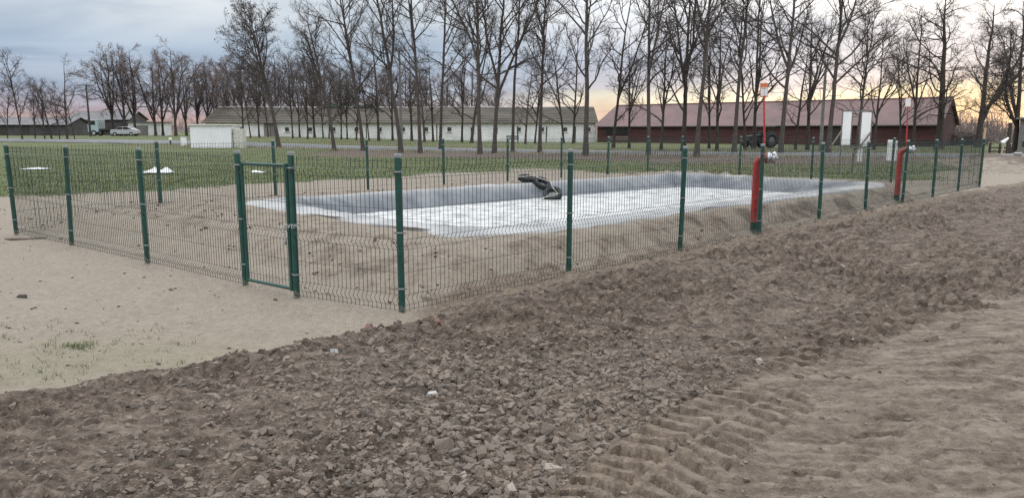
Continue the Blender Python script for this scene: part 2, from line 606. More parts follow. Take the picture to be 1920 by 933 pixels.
# ------------------------------------------------------------------ layout
def ray(px, py):
    d = np.array([(px - CX) / FPX, 1, -(py - CY) / FPX])
    cs, sn = math.cos(PITCH), math.sin(PITCH)
    return np.array([d[0], cs * d[1] + sn * d[2], -sn * d[1] + cs * d[2]])


def flat(px, py, z=0.0):
    r = ray(px, py)
    t = (z - CAMH) / r[2]
    return np.array([r[0] * t, r[1] * t])


def at(px, Y, z=0.0):
    """x of a thing at forward distance Y and height z that the photograph shows in column px"""
    return (px - CX) / FPX * (Y * math.cos(PITCH) - (z - CAMH) * math.sin(PITCH))


POND = np.array([[-.4, 9.6], [9.55, 19.1], [5.3, 23.4], [-5.0, 14.1]])       # front, right, far, left corner of the crest
CREST, WATER_Z = .40, .09
C0 = np.array([-1.06, 6.92])
PL = np.array([-8.49, 12.49])
PR = np.array([14.66, 23.09])
PB = np.array([6.5, 28.3])


ul = (PL - C0) / np.linalg.norm(PL - C0)
LP = [C0] + [flat(*p) for p in ((557, 560), (461, 539), (277, 495), (135, 463))] + [PL]
ur = (PR - C0) / np.linalg.norm(PR - C0)
RP = [C0 + ur * (2.5 * k) for k in range(10)]
POSTS = LP + RP


def edge_sd(x, y, a, b):
    """signed distance to the line a-b, positive on its right side"""
    t = (b - a) / np.linalg.norm(b - a)
    return (x - a[0]) * t[1] - (y - a[1]) * t[0]


def pond_sd(x, y):
    ds = [edge_sd(x, y, POND[i], POND[(i + 1) % 4]) for i in range(4)]
    k = .45                                                     # softly rounded corners
    m = np.maximum.reduce(ds)
    return m + k * np.log(sum(np.exp((d - m) / k) for d in ds)) - .12, ds


def far_z(x, y):
    return sstep((y - 58) / 48) * (.16 + .85 * sstep((8 - x) / 48))


UPPER = np.array([flat(*p) for p in [(-700, 820), (-250, 780), (0, 745), (200, 715), (400, 680), (560, 640), (690, 617), (760, 603), (900, 567), (1065, 530), (1273, 484), (1421, 454), (1600, 414), (1840, 360), (1960, 340)]] + [np.array([40., 46.])])
LOWER = np.array([flat(*p) for p in [(840, 1150), (1010, 1010), (1090, 900), (1170, 815), (1330, 748), (1480, 690), (1660, 640), (1920, 540), (2100, 470), (2400, 400)]])


def poly_sd(x, y, pl):
    """signed distance to a polyline, positive on its right"""
    best = np.full(x.shape, 1e9)
    sg = np.zeros(x.shape)
    for a, b in zip(pl[:-1], pl[1:]):
        t = b - a
        L2 = t @ t
        s = np.clip(((x - a[0]) * t[0] + (y - a[1]) * t[1]) / L2, 0, 1)
        d = np.hypot(x - a[0] - s * t[0], y - a[1] - s * t[1])
        cr = (x - a[0]) * t[1] - (y - a[1]) * t[0]
        nb = d < best
        best = np.where(nb, d, best)
        sg = np.where(nb, np.sign(cr), sg)
    return best * sg


def terrain_base(x, y):
    x, y = np.asarray(x, float), np.asarray(y, float)
    sd, ds = pond_sd(x, y)
    wdt = 1.35 + 4.0 * sstep((ds[2] + 2.5) / 2.5) + 1.2 * sstep((ds[3] + 1.5) / 2)
    out = CREST * sstep(1 - (sd - .30) / wdt)
    # the bank runs out just inside the two front fences
    out = out * sstep(-edge_sd(x, y, C0, PR) / .80 + .06) * sstep(-edge_sd(x, y, PL, C0) / 1.3 + .04)
    inn = CREST - np.maximum(0, -.25 - sd) * .85
    z = np.where(sd > -.25, out, np.maximum(inn, -1.2))
    return z + far_z(x, y)


def zones(x, y):
    wob = .10 * fbm(x, y, 1.7, 4, 3) * np.clip(np.hypot(x, y) / 6, .6, 3)
    up = poly_sd(x, y, UPPER) + wob
    lo = -poly_sd(x, y, LOWER) + wob * 1.6
    gravel = sstep(up / .10 + .5) * sstep(lo / .55 + .5)
    track = sstep(up / .3) * sstep(-lo / .6 + .6)
    back = edge_sd(x, y, PB, PL)                                # beyond the back fence line
    right_out = edge_sd(x, y, PR, PB)
    g1 = sstep((back - 7.6 + 1.6 * fbm(x, y, .25, 4, 11)) / 2.0)
    g2 = sstep((right_out - 1.5 + 1.2 * fbm(x, y, .3, 3, 12)) / 1.6)
    grass = np.maximum(g1, g2)
    grass *= 1 - sstep((x - 19 + .5 * (34 - y) + 2 * fbm(x, y, .2, 3, 14)) / 3) * (1 - sstep((y - 44) / 3))
    grass *= 1 - gravel
    litter = sstep((y + .42 * x - 45.5 + 3 * fbm(x, y, .12, 3, 15)) / 4) * (1 - sstep((y + .42 * x - 60) / 3)) * sstep((x + 20) / 8) * .95
    litter += .45 * sstep((x - 2) / 6) * sstep((y - 26) / 5) * (1 - sstep((y - 52) / 6))
    strip = sstep(-up / .05 + .5) * sstep((up + .55) / .25) * sstep((x + 1.5) / 1.2) * (1 - sstep((x - 16) / 4))
    moss = np.exp(-(((x + 3.3) / 1.5) ** 2 + ((y - 5.4) / .75) ** 2)) * sstep(-up / .2)
    return up, lo, gravel, track, grass, np.clip(litter, 0, 1), strip, np.clip(moss * 1.1, 0, 1)


# tractor tread marks: axis, half width, lug spacing
T_A = flat(1120, 965)
T_B = flat(1500, 695)
T_C = flat(1480, 960)
T_D = flat(1960, 620)


def tread(x, y, a, b, hw, sp, ang, seed):
    t = (b - a) / np.linalg.norm(b - a)
    s = (x - a[0]) * t[0] + (y - a[1]) * t[1]
    n = (x - a[0]) * t[1] - (y - a[1]) * t[0]
    n = n + .04 * np.sin(s * 2.1 + seed)
    side = np.where(n > 0, .5, 0)
    ph = (s + np.abs(n) * ang) / sp + side + .12 * noise(x * 1.6, y * 1.6, seed) + .035 * noise(x * 9, y * 9, seed + 1)
    lug = sstep((np.cos(ph * 2 * PI) + .20) / .16)
    m = sstep((hw - np.abs(n)) / .05) * sstep((np.abs(n) - .015) / .03)
    m = m * np.maximum(sstep((1.5 - np.abs(s - .9)) / .5), sstep(.45 + 1.5 * noise(x * 1.3, y * 1.3, seed + 3)) * .6) * (.8 + .5 * noise(x * 4, y * 4, seed + 4)) * np.where(n > 0, .55, 1.0)
    return lug, m, n


def terrain_full(x, y, near=True):
    z = terrain_base(x, y)
    up, lo, gravel, track, grass, litter, strip, moss = zones(x, y)
    r = np.hypot(x, y)
    sd, _ = pond_sd(x, y)
    z += .035 * fbm(x, y, .35, 3, 21) * sstep(r / 8)
    inner = sstep((sd - .2) / .3) * (1 - sstep((sd - 2.6) / 1.0))
    # sand: low ripples and scuffs
    sand = np.clip(1 - gravel - grass, 0, 1)
    z += sand * (.016 * fbm(x, y, 2.2, 5, 31) + .006 * fbm(x, y, 14, 2, 33))
    h1, h2, hr = worley(x, y, 2.3, 35)
    z -= sand * .022 * np.exp(-(h1 / .30) ** 2) * (hr > .62) * sstep(r / 3)
    lump = np.maximum(0, fbm(x, y, 2.6, 4, 41)) ** 1.3
    rightbank = sstep((x - 1.5) / 3)
    z += inner * (.030 + .060 * rightbank) * lump + inner * (.020 + .022 * rightbank) * fbm(x, y, 5.5, 4, 43)
    z += strip * (.012 + .035 * np.maximum(0, fbm(x, y, 3.2, 4, 45)))
    l1, m1, _ = tread(x, y, T_A, T_B, .33, .15, .22, 81)
    calm = 1 - .85 * np.clip(m1, 0, 1)
    z += m1 * (l1 * .115 - .070)
    # churned dirt: raised edge, clods, ruts
    z += gravel * .015 + .016 * np.exp(-((up - .17) / .13) ** 2) * sstep((up + .02) / .1) * (.55 + .8 * np.maximum(0, noise(x * 1.6, y * 1.6, 51)))
    b1, b2, rid = worley(x + .03 * noise(x * 9, y * 9, 60), y + .03 * noise(x * 9, y * 9, 61), 9.0, 62)
    clod = np.clip(b2 - b1, 0, .5) * 2
    c1, c2, rid2 = worley(x, y, 21.0, 66)
    clod2 = np.clip(c2 - c1, 0, .5) * 2
    rough = (.5 + .7 * sstep(.5 + .9 * noise(x * .55, y * .55, 70))) * (1 + .55 * sstep((r - 5) / 6)) * sstep(up / .25 + .25)
    e1, e2, rid3 = worley(x + .06 * noise(x * 4, y * 4, 63), y + .06 * noise(x * 4, y * 4, 64), 3.6, 68)
    big = np.clip(e2 - e1, 0, .5) * 2
    z += gravel * calm * rough * (.044 * clod * (rid > .4) * (.3 + rid) + .016 * clod2 * rid2 + .018 * big * (rid3 > .6) + .026 * fbm(x, y, 1.5, 4, 72) + .016 * fbm(x, y, 8, 3, 73) - .034)
    # long shallow ruts along the track
    ax = (LOWER[6] - LOWER[3]) / np.linalg.norm(LOWER[6] - LOWER[3])
    n_ = x * ax[1] - y * ax[0]
    z += gravel * .018 * np.sin(n_ * 5.2 + 1.3 * noise(x * .4, y * .4, 75)) + track * .010 * np.sin(n_ * 7.5 + 1.8 * noise(x * .35, y * .35, 76))
    z += calm * track * (.011 * fbm(x, y, 2.6, 5, 77) + .018 * np.maximum(0, fbm(x, y, 16, 3, 78)) + .030 * clod * (rid > .93) * sstep(.6 + noise(x, y, 79)))
    l2, m2, _ = tread(x, y, T_C, T_D, .26, .16, .8, 84)
    z += track * m2 * (l2 * .034 - .020)
    for k_, (o1, a1) in enumerate(((.0, .030), (.55, .022), (1.25, .026), (2.0, .018))):
        nn_ = n_ - 3.05 - o1 * .6 + .10 * noise(x * .7, y * .7, 150 + k_)
        z += track * a1 * np.exp(-(nn_ / .05) ** 2) * sstep(.4 + 1.6 * noise(x * .6, y * .6, 155 + k_)) * (.7 + .6 * noise(x * 12, y * 12, 158))
    z += grass * (.020 * fbm(x, y, 2.0, 4, 90) + .03 * fbm(x, y, .5, 3, 91)) * np.clip(30 / np.maximum(r, 1), .3, 1)
    # heaped soil on the right by the road
    z += .55 * np.exp(-(((x - 24.5) / 4.2) ** 2 + ((y - 37.5) / 3.0) ** 2)) * (1 + .25 * fbm(x, y, .6, 4, 95))
    z += .25 * np.exp(-(((x - 18.0) / 1.6) ** 2 + ((y - 29.5) / 1.5) ** 2))
    for q_ in POSTS:
        dq = (x - q_[0]) ** 2 + (y - q_[1]) ** 2
        nb_ = dq < .5
        z[nb_] += .035 * np.exp(-dq[nb_] / .018) * (1 + .5 * noise(x[nb_] * 14, y[nb_] * 14, 97))
    # the ground stays under the liner
    z -= sstep((.28 - sd) / .25) * .05 + sstep((-.2 - sd) / .5) * .35
    return z


def gz(x, y):
    return float(terrain_full(np.array([float(x)]), np.array([float(y)]))[0])


def hit(px, py):
    """where the smooth ground is seen at a pixel"""
    r = ray(px, py)
    t = np.linspace(2, 400, 12000)
    zz = CAMH + r[2] * t - terrain_base(r[0] * t, r[1] * t)
    i = np.argmax(zz < 0) if (zz < 0).any() else len(t) - 1
    return np.array([r[0] * t[i], r[1] * t[i]])


# ------------------------------------------------------------------ ground sheet, finer near the viewer
rs = [1.2]
while rs[-1] < 4000:
    r_ = rs[-1]
    rs.append(r_ + (max(.012, .00060 * r_ * r_) if r_ < 60 else r_ * .045))
rs = np.array(rs)
aa = [0.0]
while aa[-1] < 42:
    aa.append(aa[-1] + .19)
while aa[-1] < 178:
    aa.append(min(aa[-1] + 3.0, 178))
aa = np.radians(np.array(aa))
ang = np.concatenate([-aa[::-1], aa[1:]])
Rg, Ag = np.meshgrid(rs, ang, indexing='ij')
GX, GY = (Rg * np.sin(Ag)), (Rg * np.cos(Ag))
gx, gy = GX.ravel(), GY.ravel()
gzv = terrain_full(gx, gy)
zn = zones(gx, gy)
nr, na = GX.shape
idx = np.arange(nr * na).reshape(nr, na)
gq = np.stack([idx[:-1, :-1], idx[1:, :-1], idx[1:, 1:], idx[:-1, 1:]], -1).reshape(-1, 4)
gv = np.stack([gx, gy, gzv], 1)
m1 = np.stack([zn[2], zn[4], zn[3], np.ones_like(gx)], 1)
enclosed = 0
sdv, _ = pond_sd(gx, gy)
bank = .60 * sstep((sdv - .25) / .2) * (1 - sstep((sdv - 1.7) / .5)) * sstep((gx - .6) / 2.5) * (1 - sstep((gy - 24) / 3)) * sstep(.45 + fbm(gx, gy, 1.2, 3, 99))
m1[:, 0] = np.maximum(m1[:, 0], bank)
inside = .46 * sstep((2.4 - sdv) / .6) * (sdv > 0) * (1 - zn[2]) * sstep((edge_sd(gx, gy, PL, C0) * -1 + .3) / .4) * sstep((edge_sd(gx, gy, C0, PR) * -1 + .3) / .4)
m1[:, 2] = np.maximum(m1[:, 2], inside)
pb_ = flat(1130, 850)
brown = .9 * np.exp(-(((gx - pb_[0]) / .62) ** 2 + ((gy - pb_[1]) / .75) ** 2))
m2 = np.stack([zn[5], np.maximum(zn[6], brown), zn[7], np.ones_like(gx)], 1)
fc = gq[:, 0]
zone = np.where(zn[2][fc] > .5, 1, np.where(zn[3][fc] > .5, 2, np.where(zn[4][fc] > .5, 3, 0)))
ZN = ['sand_ground', 'dirt_track', 'wheel_track', 'grass_field']
ZL = ['trampled pale sand around the fenced pond and its bank', 'churned dark dirt track strewn with clods and stones', 'smoother brown wheel track printed with tractor treads',
      'short green grass field reaching to the trees and barns']
GROUND = {}
for zi in range(4):
    fsel = gq[zone == zi]
    used = np.unique(fsel)
    rem = np.full(len(gv), -1)
    rem[used] = np.arange(len(used))
    me = mesh_np(ZN[zi], gv[used], quads=rem[fsel], mat=GM, smooth=zi != 1)
    for nm, arr in (('mask', m1), ('mask2', m2)):
        at_ = me.color_attributes.new(nm, 'FLOAT_COLOR', 'POINT')
        at_.data.foreach_set('color', arr[used].astype(np.float32).ravel())
    GROUND[ZN[zi]] = tag(link(ZN[zi], me), ZL[zi], 'ground', kind='structure')

# asphalt road beyond the field
ROADPX = [(-200, 262), (60, 264.5), (250, 267), (500, 272.5), (800, 281), (1000, 285), (1200, 288.5), (1500, 291.5), (1750, 293), (1920, 294), (2150, 294)]
rp = np.array([hit(*p) for p in ROADPX])
tt = np.linspace(0, len(rp) - 1, 160)
rc = np.stack([np.interp(tt, np.arange(len(rp)), rp[:, i]) for i in (0, 1)], 1)
for _ in range(12):
    rc[1:-1] = (rc[:-2] + 2 * rc[1:-1] + rc[2:]) / 4
tn = np.gradient(rc, axis=0)
tn /= np.linalg.norm(tn, axis=1, keepdims=True)
nn = np.stack([-tn[:, 1], tn[:, 0]], 1)
offs = np.array([-2.3, -2.0, 0, 2.0, 2.3])
rv = rc[:, None, :] + nn[:, None, :] * offs[None, :, None]
rz = terrain_base(rv[..., 0], rv[..., 1]).max(1, keepdims=True) + np.array([-.10, .16, .20, .16, -.10])
rvv = np.concatenate([rv, rz[..., None]], -1).reshape(-1, 3)
ri = np.arange(160 * 5).reshape(160, 5)
rq = np.stack([ri[:-1, :-1], ri[:-1, 1:], ri[1:, 1:], ri[1:, :-1]], -1).reshape(-1, 4)
tag(link('road', mesh_np('road', rvv, quads=rq[:, ::-1], mat=M['asphalt'], smooth=True)), 'grey asphalt lane crossing behind the field in front of the barns', 'road', kind='structure')


# ------------------------------------------------------------------ stones on the dirt track
def stone_mesh(name, seed, mat, sub=1):
    """angular rubble: hull of a few random points"""
    rg = np.random.default_rng(seed)
    n = (8, 10, 26)[sub]
    p = rg.normal(size=(n, 3))
    p /= np.linalg.norm(p, axis=1, keepdims=True)
    p = np.sign(p) * np.abs(p) ** .55
    if sub < 2:                                                # broken blocks: a jittered, half-chipped box
        p = np.array([(a_, b_, c_) for a_ in (-1, 1) for b_ in (-1, 1) for c_ in (-1, 1)], float) * .72
        p += rg.uniform(-.30, .30, p.shape)
        if sub:
            p = np.concatenate([p, rg.normal(0, .62, (4, 3))])
    p = p * np.array([rg.uniform(.85, 1.25), rg.uniform(.6, .9), rg.uniform(.42, .75)])
    bm = bmesh.new()
    for q in p:
        bm.verts.new(q)
    bmesh.ops.convex_hull(bm, input=bm.verts)
    bmesh.ops.delete(bm, geom=[v for v in bm.verts if not v.link_faces], context='VERTS')
    bmesh.ops.triangulate(bm, faces=bm.faces)
    bmesh.ops.recalc_face_normals(bm, faces=bm.faces)
    bm.verts.index_update()
    v = np.array([q.co[:] for q in bm.verts])
    f = np.array([[q.index for q in fc_.verts] for fc_ in bm.faces])
    bm.free()
    if mat is None:
        return v, f
    o_ = mesh_np(name, v, tris=f, mat=mat)
    return o_


sx, sy, sr = [], [], []
rg = np.random.default_rng(99)
# stony heart of the track, in the middle foreground, thinning out along it
N = 100000
ca = rg.uniform(-36, 37, N)
cr_ = 2.3 + rg.exponential(4.0, N)
X, Y = cr_ * np.sin(np.radians(ca)), cr_ * np.cos(np.radians(ca))
up, lo, gv_, tr_, *_r = zones(X, Y)
dens = .35 + .65 * sstep(.5 + 1.1 * fbm(X, Y, .8, 3, 120))
core = np.exp(-((X - .05) / 1.5) ** 2 - ((Y - 4.4) / 1.9) ** 2) * 1.1
prob = gv_ * np.clip(.26 * dens + core + .18 * np.exp(-((up - .25) / .22) ** 2), 0, 1) + .045 * tr_ * sstep(.4 + noise(X * 1.3, Y * 1.3, 188))
_l, tm1, _n = tread(X, Y, T_A, T_B, .36, .15, .22, 81)
keep = rg.random(N) < prob * (1 - .93 * np.clip(tm1 * 1.4, 0, 1))
X, Y = X[keep], Y[keep]
size = .0075 * np.exp(rg.normal(0, .62, len(X))) + .027 * (rg.random(len(X)) < .22) * rg.random(len(X)) ** 1.5 * (.45 + core[keep])
size = np.minimum(size, .040)
size *= np.clip(.62 + np.hypot(X, Y) * .050, .7, 1.5)
SPECIAL = [(1423, 677, .050, 'stone_pale'), (810, 737, .036, 'stone_white'), (480, 676, .048, 'stone_b'), (520, 700, .030, 'stone_b'), (640, 770, .034, 'stone_b'), (505, 808, .045, 'stone_b'),
           (1417, 645, .036, 'stone'), (1182, 518, .05, 'stone_b'), (1705, 785, .03, 'stone_b'), (1500, 705, .036, 'stone'), (1480, 765, .034, 'stone'), (820, 612, .055, 'redstone'), (690, 614, .055, 'redstone'),
           (1610, 590, .035, 'stone_b'), (1790, 612, .05, 'stone'), (1708, 605, .045, 'stone'), (1745, 640, .04, 'stone_b'), (1015, 650, .04, 'stone_b'), (628, 662, .03, 'stone_white'), (490, 905, .05, 'stone')]
M['redstone'] = material('reddish_stone', (.17, .095, .075), .95, 14, .3, .5, 60, dist=.006)
keys = ['stone', 'stone_b', 'stone_pale']
vars_ = {k: [stone_mesh('stone', 200 + i + 17 * j, M[k]) for i in range(7)] for j, k in enumerate(['stone', 'stone_b', 'stone_pale', 'stone_white', 'redstone'])}
appear = size / np.hypot(X, Y)
order = np.argsort(-appear)
ROCKP = GROUND['dirt_track']
nbig = 280
tx, ty = np.array([flat(a, b) for a, b, *_q in SPECIAL]).T
for i, (a, b, s_, k) in enumerate(SPECIAL):
    o = link('stone', vars_[k][i % 7], ROCKP)
    o.location = (tx[i], ty[i], gz(tx[i], ty[i]) + s_ * .28)
    o.rotation_euler = (rg.uniform(-.3, .3), rg.uniform(-.3, .3), rg.uniform(0, 6.28))
    o.scale = (s_, s_, s_)
zz = terrain_full(X, Y)
for n_i, i in enumerate(order[:nbig]):
    k = 'stone_pale' if rg.random() < .05 else ('stone_b' if rg.random() < .5 else 'stone')
    o = link('stone', vars_[k][int(rg.integers(7))], ROCKP)
    s_ = size[i] * 1.15
    o.location = (X[i], Y[i], zz[i] + s_ * .14)
    o.rotation_euler = (rg.uniform(-.5, .5), rg.uniform(-.5, .5), rg.uniform(0, 6.28))
    o.scale = (s_, s_, s_)
rest = order[nbig:]
lowv = [stone_mesh('s', 400 + i, None, 1 if i < 5 else 0) for i in range(12)]
VV, FF, base_i = [], [], 0
for vi, (v0, f0) in enumerate(lowv):
    sel = rest[(np.arange(len(rest)) % 12) == vi]
    if vi < 5:
        sel = sel[np.hypot(X[sel], Y[sel]) < 6.5]
    if not len(sel):
        continue
    a = rg.uniform(0, 2 * PI, len(sel))
    b = rg.uniform(-.6, .6, len(sel))
    ca_, sa_, cb_, sb_ = np.cos(a), np.sin(a), np.cos(b), np.sin(b)
    p = v0[None] * size[sel][:, None, None]
    px_, pz_ = p[..., 0] * cb_[:, None] + p[..., 2] * sb_[:, None], -p[..., 0] * sb_[:, None] + p[..., 2] * cb_[:, None]
    q = np.stack([px_ * ca_[:, None] - p[..., 1] * sa_[:, None] + X[sel][:, None], px_ * sa_[:, None] + p[..., 1] * ca_[:, None] + Y[sel][:, None], pz_ + (zz[sel] + size[sel] * .12)[:, None]], -1)
    VV.append(q.reshape(-1, 3))
    FF.append((f0[None] + (base_i + np.arange(len(sel)) * len(v0))[:, None, None]).reshape(-1, 3))
    base_i += len(sel) * len(v0)
rub = link('rubble', mesh_np('rubble', np.concatenate(VV), tris=np.concatenate(FF), mat=M['stone_b']), ROCKP)
rub['kind'] = 'stuff'


# crumbs of dark soil on the sand, inside the fence and out
N = 9000
ca = np.radians(rg.uniform(-38, 38, N))
cr_ = 3.5 + rg.random(N) ** .8 * 17
X, Y = cr_ * np.sin(ca), cr_ * np.cos(ca)
z_ = zones(X, Y)
sdc, _ = pond_sd(X, Y)
keep = (z_[2] < .05) & (z_[4] < .2) & (sdc > .75) & (rg.random(N) < .12 + .55 * sstep((2.8 - sdc) / 1.2) * sstep(.5 + 1.2 * noise(X * 1.1, Y * 1.1, 181)))
X, Y = X[keep], Y[keep]
zz, size = terrain_full(X, Y), .009 * np.exp(np.clip(rg.normal(0, .5, keep.sum()), -1, .8)) * np.clip(.6 + .06 * np.hypot(X, Y), .7, 1.6)
VV, FF, base_i = [], [], 0
for vi in range(7):
    v0, f0 = lowv[5 + vi]
    sel = np.arange(vi, len(X), 7)
    a = rg.uniform(0, 2 * PI, len(sel))
    p = v0[None] * size[sel][:, None, None]
    q = np.stack([p[..., 0] * np.cos(a)[:, None] - p[..., 1] * np.sin(a)[:, None] + X[sel][:, None], p[..., 0] * np.sin(a)[:, None] + p[..., 1] * np.cos(a)[:, None] + Y[sel][:, None], p[..., 2] + (zz[sel] + size[sel] * .2)[:, None]], -1)
    VV.append(q.reshape(-1, 3))
    FF.append((f0[None] + (base_i + np.arange(len(sel)) * len(v0))[:, None, None]).reshape(-1, 3))
    base_i += len(sel) * len(v0)
crumb = link('soil_crumbs', mesh_np('soil_crumbs', np.concatenate(VV), tris=np.concatenate(FF), mat=material('dark_soil_crumb', (.115, .085, .066), .95, 14, .35)), GROUND['sand_ground'])
crumb['kind'] = 'stuff'


# ------------------------------------------------------------------ blades: grass, dry grass, straw
def blades(name, X, Y, Z, H, W, lean, mat, seed, label, cat='grass'):
    r = np.random.default_rng(seed)
    n = len(X)
    a = r.uniform(0, 2 * PI, n)
    la = r.uniform(0, 2 * PI, n)
    ln = H * lean * r.uniform(.3, 1.2, n)
    b = np.stack([X, Y, Z], 1)
    wv = np.stack([np.cos(a), np.sin(a), 0 * a], 1) * (W / 2)[:, None]
    lv = np.stack([np.cos(la) * ln, np.sin(la) * ln, H], 1)
    mid = b + lv * np.array([.42, .42, .6])
    V = np.stack([b - wv, b + wv, mid + wv * .7, mid - wv * .7, b + lv], 1).reshape(-1, 3)
    i0 = np.arange(n)[:, None] * 5
    q = i0 + np.array([[0, 1, 2, 3]])
    t = i0 + np.array([[3, 2, 4]])
    o = link(name, mesh_np(name, V, tris=t, quads=q, mat=mat))
    return tag(o, label, cat, kind='stuff')


rg = np.random.default_rng(5)
N = 160000
ca = np.radians(rg.uniform(-44, 40, N))
rr = 19 / (1 - rg.random(N) * .72)
X, Y = rr * np.sin(ca), rr * np.cos(ca)
z_ = zones(X, Y)
keep = (rg.random(N) < z_[4] * (.35 + .65 * sstep(.5 + fbm(X, Y, .7, 3, 130)))) & (z_[5] < .6)
X, Y = X[keep], Y[keep]
blades('grass', X, Y, terrain_full(X, Y) - .01, rg.uniform(.03, .085, len(X)), .012 + .0006 * np.hypot(X, Y), .6, M['grass'], 1, 'short green blades all over the field behind the fence')
# sparse tufts on the sand, left foreground
XX, YY = [], []
for i in range(150):
    px, py = rg.uniform(-40, 380), rg.uniform(595, 725)
    if i < 16:
        px, py = rg.normal(150, 40), rg.normal(650, 6)
    q = flat(px, py)
    k = int(rg.integers(3, 9 if i > 15 else 26))
    XX.append(q[0] + rg.normal(0, .022, k))
    YY.append(q[1] + rg.normal(0, .022, k))
X, Y = np.concatenate(XX), np.concatenate(YY)
ok = zones(X, Y)[0] < -.08
X, Y = X[ok], Y[ok]
blades('grass_tufts', X, Y, terrain_full(X, Y) - .005, rg.uniform(.015, .06, len(X)), rg.uniform(.003, .006, len(X)), .9, M['grass'], 2, 'sparse little grass tufts sprouting from the sand, bottom left')
# straw and roots in the loose strip along the fence
N = 9000
s_ = rg.uniform(0, 1, N) ** 1.3
P = C0[None] + (PR - C0)[None] * s_[:, None]
X, Y = P[:, 0] + rg.normal(.35, .28, N), P[:, 1] + rg.normal(-.30, .28, N)
ok = (zones(X, Y)[6] > .25) & (rg.random(N) < .8)
X, Y = X[ok], Y[ok]
blades('straw', X, Y, terrain_full(X, Y), rg.uniform(.004, .03, len(X)), rg.uniform(.003, .006, len(X)), 4.5, M['straw'], 3, 'dry straw and roots in the loose soil along the fence foot', 'straw')
# dry grass by the trees
N = 26000
X = rg.uniform(-40, 45, N)
Y = np.interp(X, rc[:, 0], rc[:, 1]) + np.where(rg.random(N) < .5, rg.normal(-5.5, 1.5, N), rg.normal(9, 5, N))
ok = (fbm(X, Y, .35, 3, 140) > -.05) & (np.abs(Y - np.interp(X, rc[:, 0], rc[:, 1])) > 3.1)
X, Y = X[ok], Y[ok]
blades('dry_grass', X, Y, terrain_base(X, Y) - .02, rg.uniform(.06, .34, len(X)), rg.uniform(.02, .04, len(X)), .6, M['drygrass'], 4, 'pale dry grass stalks along both sides of the road')
# ------------------------------------------------------------------ pond: liner and water
def inset(poly, d):
    n = len(poly)
    out = []
    for i in range(n):
        a, b, c_ = poly[i - 1], poly[i], poly[(i + 1) % n]
        t1, t2 = (b - a) / np.linalg.norm(b - a), (c_ - b) / np.linalg.norm(c_ - b)
        n1, n2 = np.array([-t1[1], t1[0]]), np.array([-t2[1], t2[0]])
        bis = (n1 + n2) / (1 + n1 @ n2)
        out.append(b + bis * d)
    return np.array(out)


def round_poly(poly, rad, per):
    """closed outline, `per` points for each side and corner"""
    pts = []
    n = len(poly)
    for i in range(n):
        a, b, c_ = poly[i - 1], poly[i], poly[(i + 1) % n]
        ta, tc_ = (a - b) / np.linalg.norm(a - b), (c_ - b) / np.linalg.norm(c_ - b)
        p0, p2 = b + ta * rad, b + tc_ * rad
        for k in range(per // 4):
            t = k / (per // 4)
            pts.append((1 - t) ** 2 * p0 + 2 * t * (1 - t) * b + t * t * p2)
        q0 = c_ + (b - c_) / np.linalg.norm(b - c_) * rad
        for k in range(per):
            pts.append(p2 + (q0 - p2) * (k / per))
    return np.array(pts)


PER = 120
prof = [(.32, None, 0), (.29, None, 0), (.25, None, 0), (.20, None, 0), (.11, None, 0), (0, None, 0), (-.10, None, .2), (-.22, None, .5), (-.36, None, .8), (-.52, None, 1), (-.70, None, 1),
        (-.88, None, 1), (-1.06, None, 1), (-1.24, None, 1), (-1.5, None, 1)]
rings = []
for o_, _z, wr in prof:
    pl = round_poly(inset(POND, -o_), max(.25, .9 + o_ * .35), PER)
    cen = POND.mean(0)
    x, y = pl[:, 0], pl[:, 1]
    s_ = np.cumsum(np.hypot(*(np.roll(pl, -1, 0) - pl).T))
    if o_ > .19:                                              # ragged outer hem
        dn = (pl - cen) / np.linalg.norm(pl - cen, axis=1, keepdims=True)
        w_ = .24 * fbm(s_ * .55, s_ * 0 + 3, 1, 2, 160) * (o_ - .18) / .14
        # the front flap runs out further than the back one
        x, y = x + dn[:, 0] * w_, y + dn[:, 1] * w_
    sd, _ = pond_sd(x, y)
    zb = terrain_base(x, y)
    fold = np.abs(noise(s_ * 2.3 + o_ * .9, s_ * 0 + o_ * .35, 161)) ** .8
    fold2 = np.abs(noise(s_ * 6.1 - o_ * 1.3, s_ * 0 + o_ * .4, 162))
    left = np.exp(-((x + 4.2) ** 2 + (y - 14.0) ** 2) / 4)     # deep folds in the left corner
    far = np.exp(-((x - 5.0) ** 2 + (y - 22.5) ** 2) / 8)
    z = zb + .032 + .012 * fold2
    z = z + wr * (.05 + .15 * left + .13 * far) * (1 - fold * 1.7) + wr * (1 - fold2) * .03
    if o_ > .19:
        z = np.maximum(zb + .012, terrain_full(x, y) + .022) + .016 * fold2
    if o_ > .31:
        z = terrain_full(x, y) - .04
    rings.append(np.stack([x, y, z], 1))
LR = np.stack(rings)
nk, npnt, _ = LR.shape
ii = np.arange(nk * npnt).reshape(nk, npnt)
lq = np.stack([ii[:-1], np.roll(ii, -1, 1)[:-1], np.roll(ii, -1, 1)[1:], ii[1:]], -1).reshape(-1, 4)
lme = mesh_np('pond_liner', LR.reshape(-1, 3), quads=lq, mat=M['liner'], smooth=True)
dust = np.repeat(np.array([1, 1, 1, 1, .95, .85, .6, .3, .1, 0, 0, 0, 0, 0, 0.]), npnt)
da = lme.attributes.new('dust', 'FLOAT', 'POINT')
da.data.foreach_set('value', dust.astype(np.float32))
lin = link('pond_liner', lme)
md = lin.modifiers.new('smooth', 'SUBSURF')
md.levels = md.render_levels = 1
tag(lin, 'grey plastic liner with folds over the banks of the pond', 'pond liner')

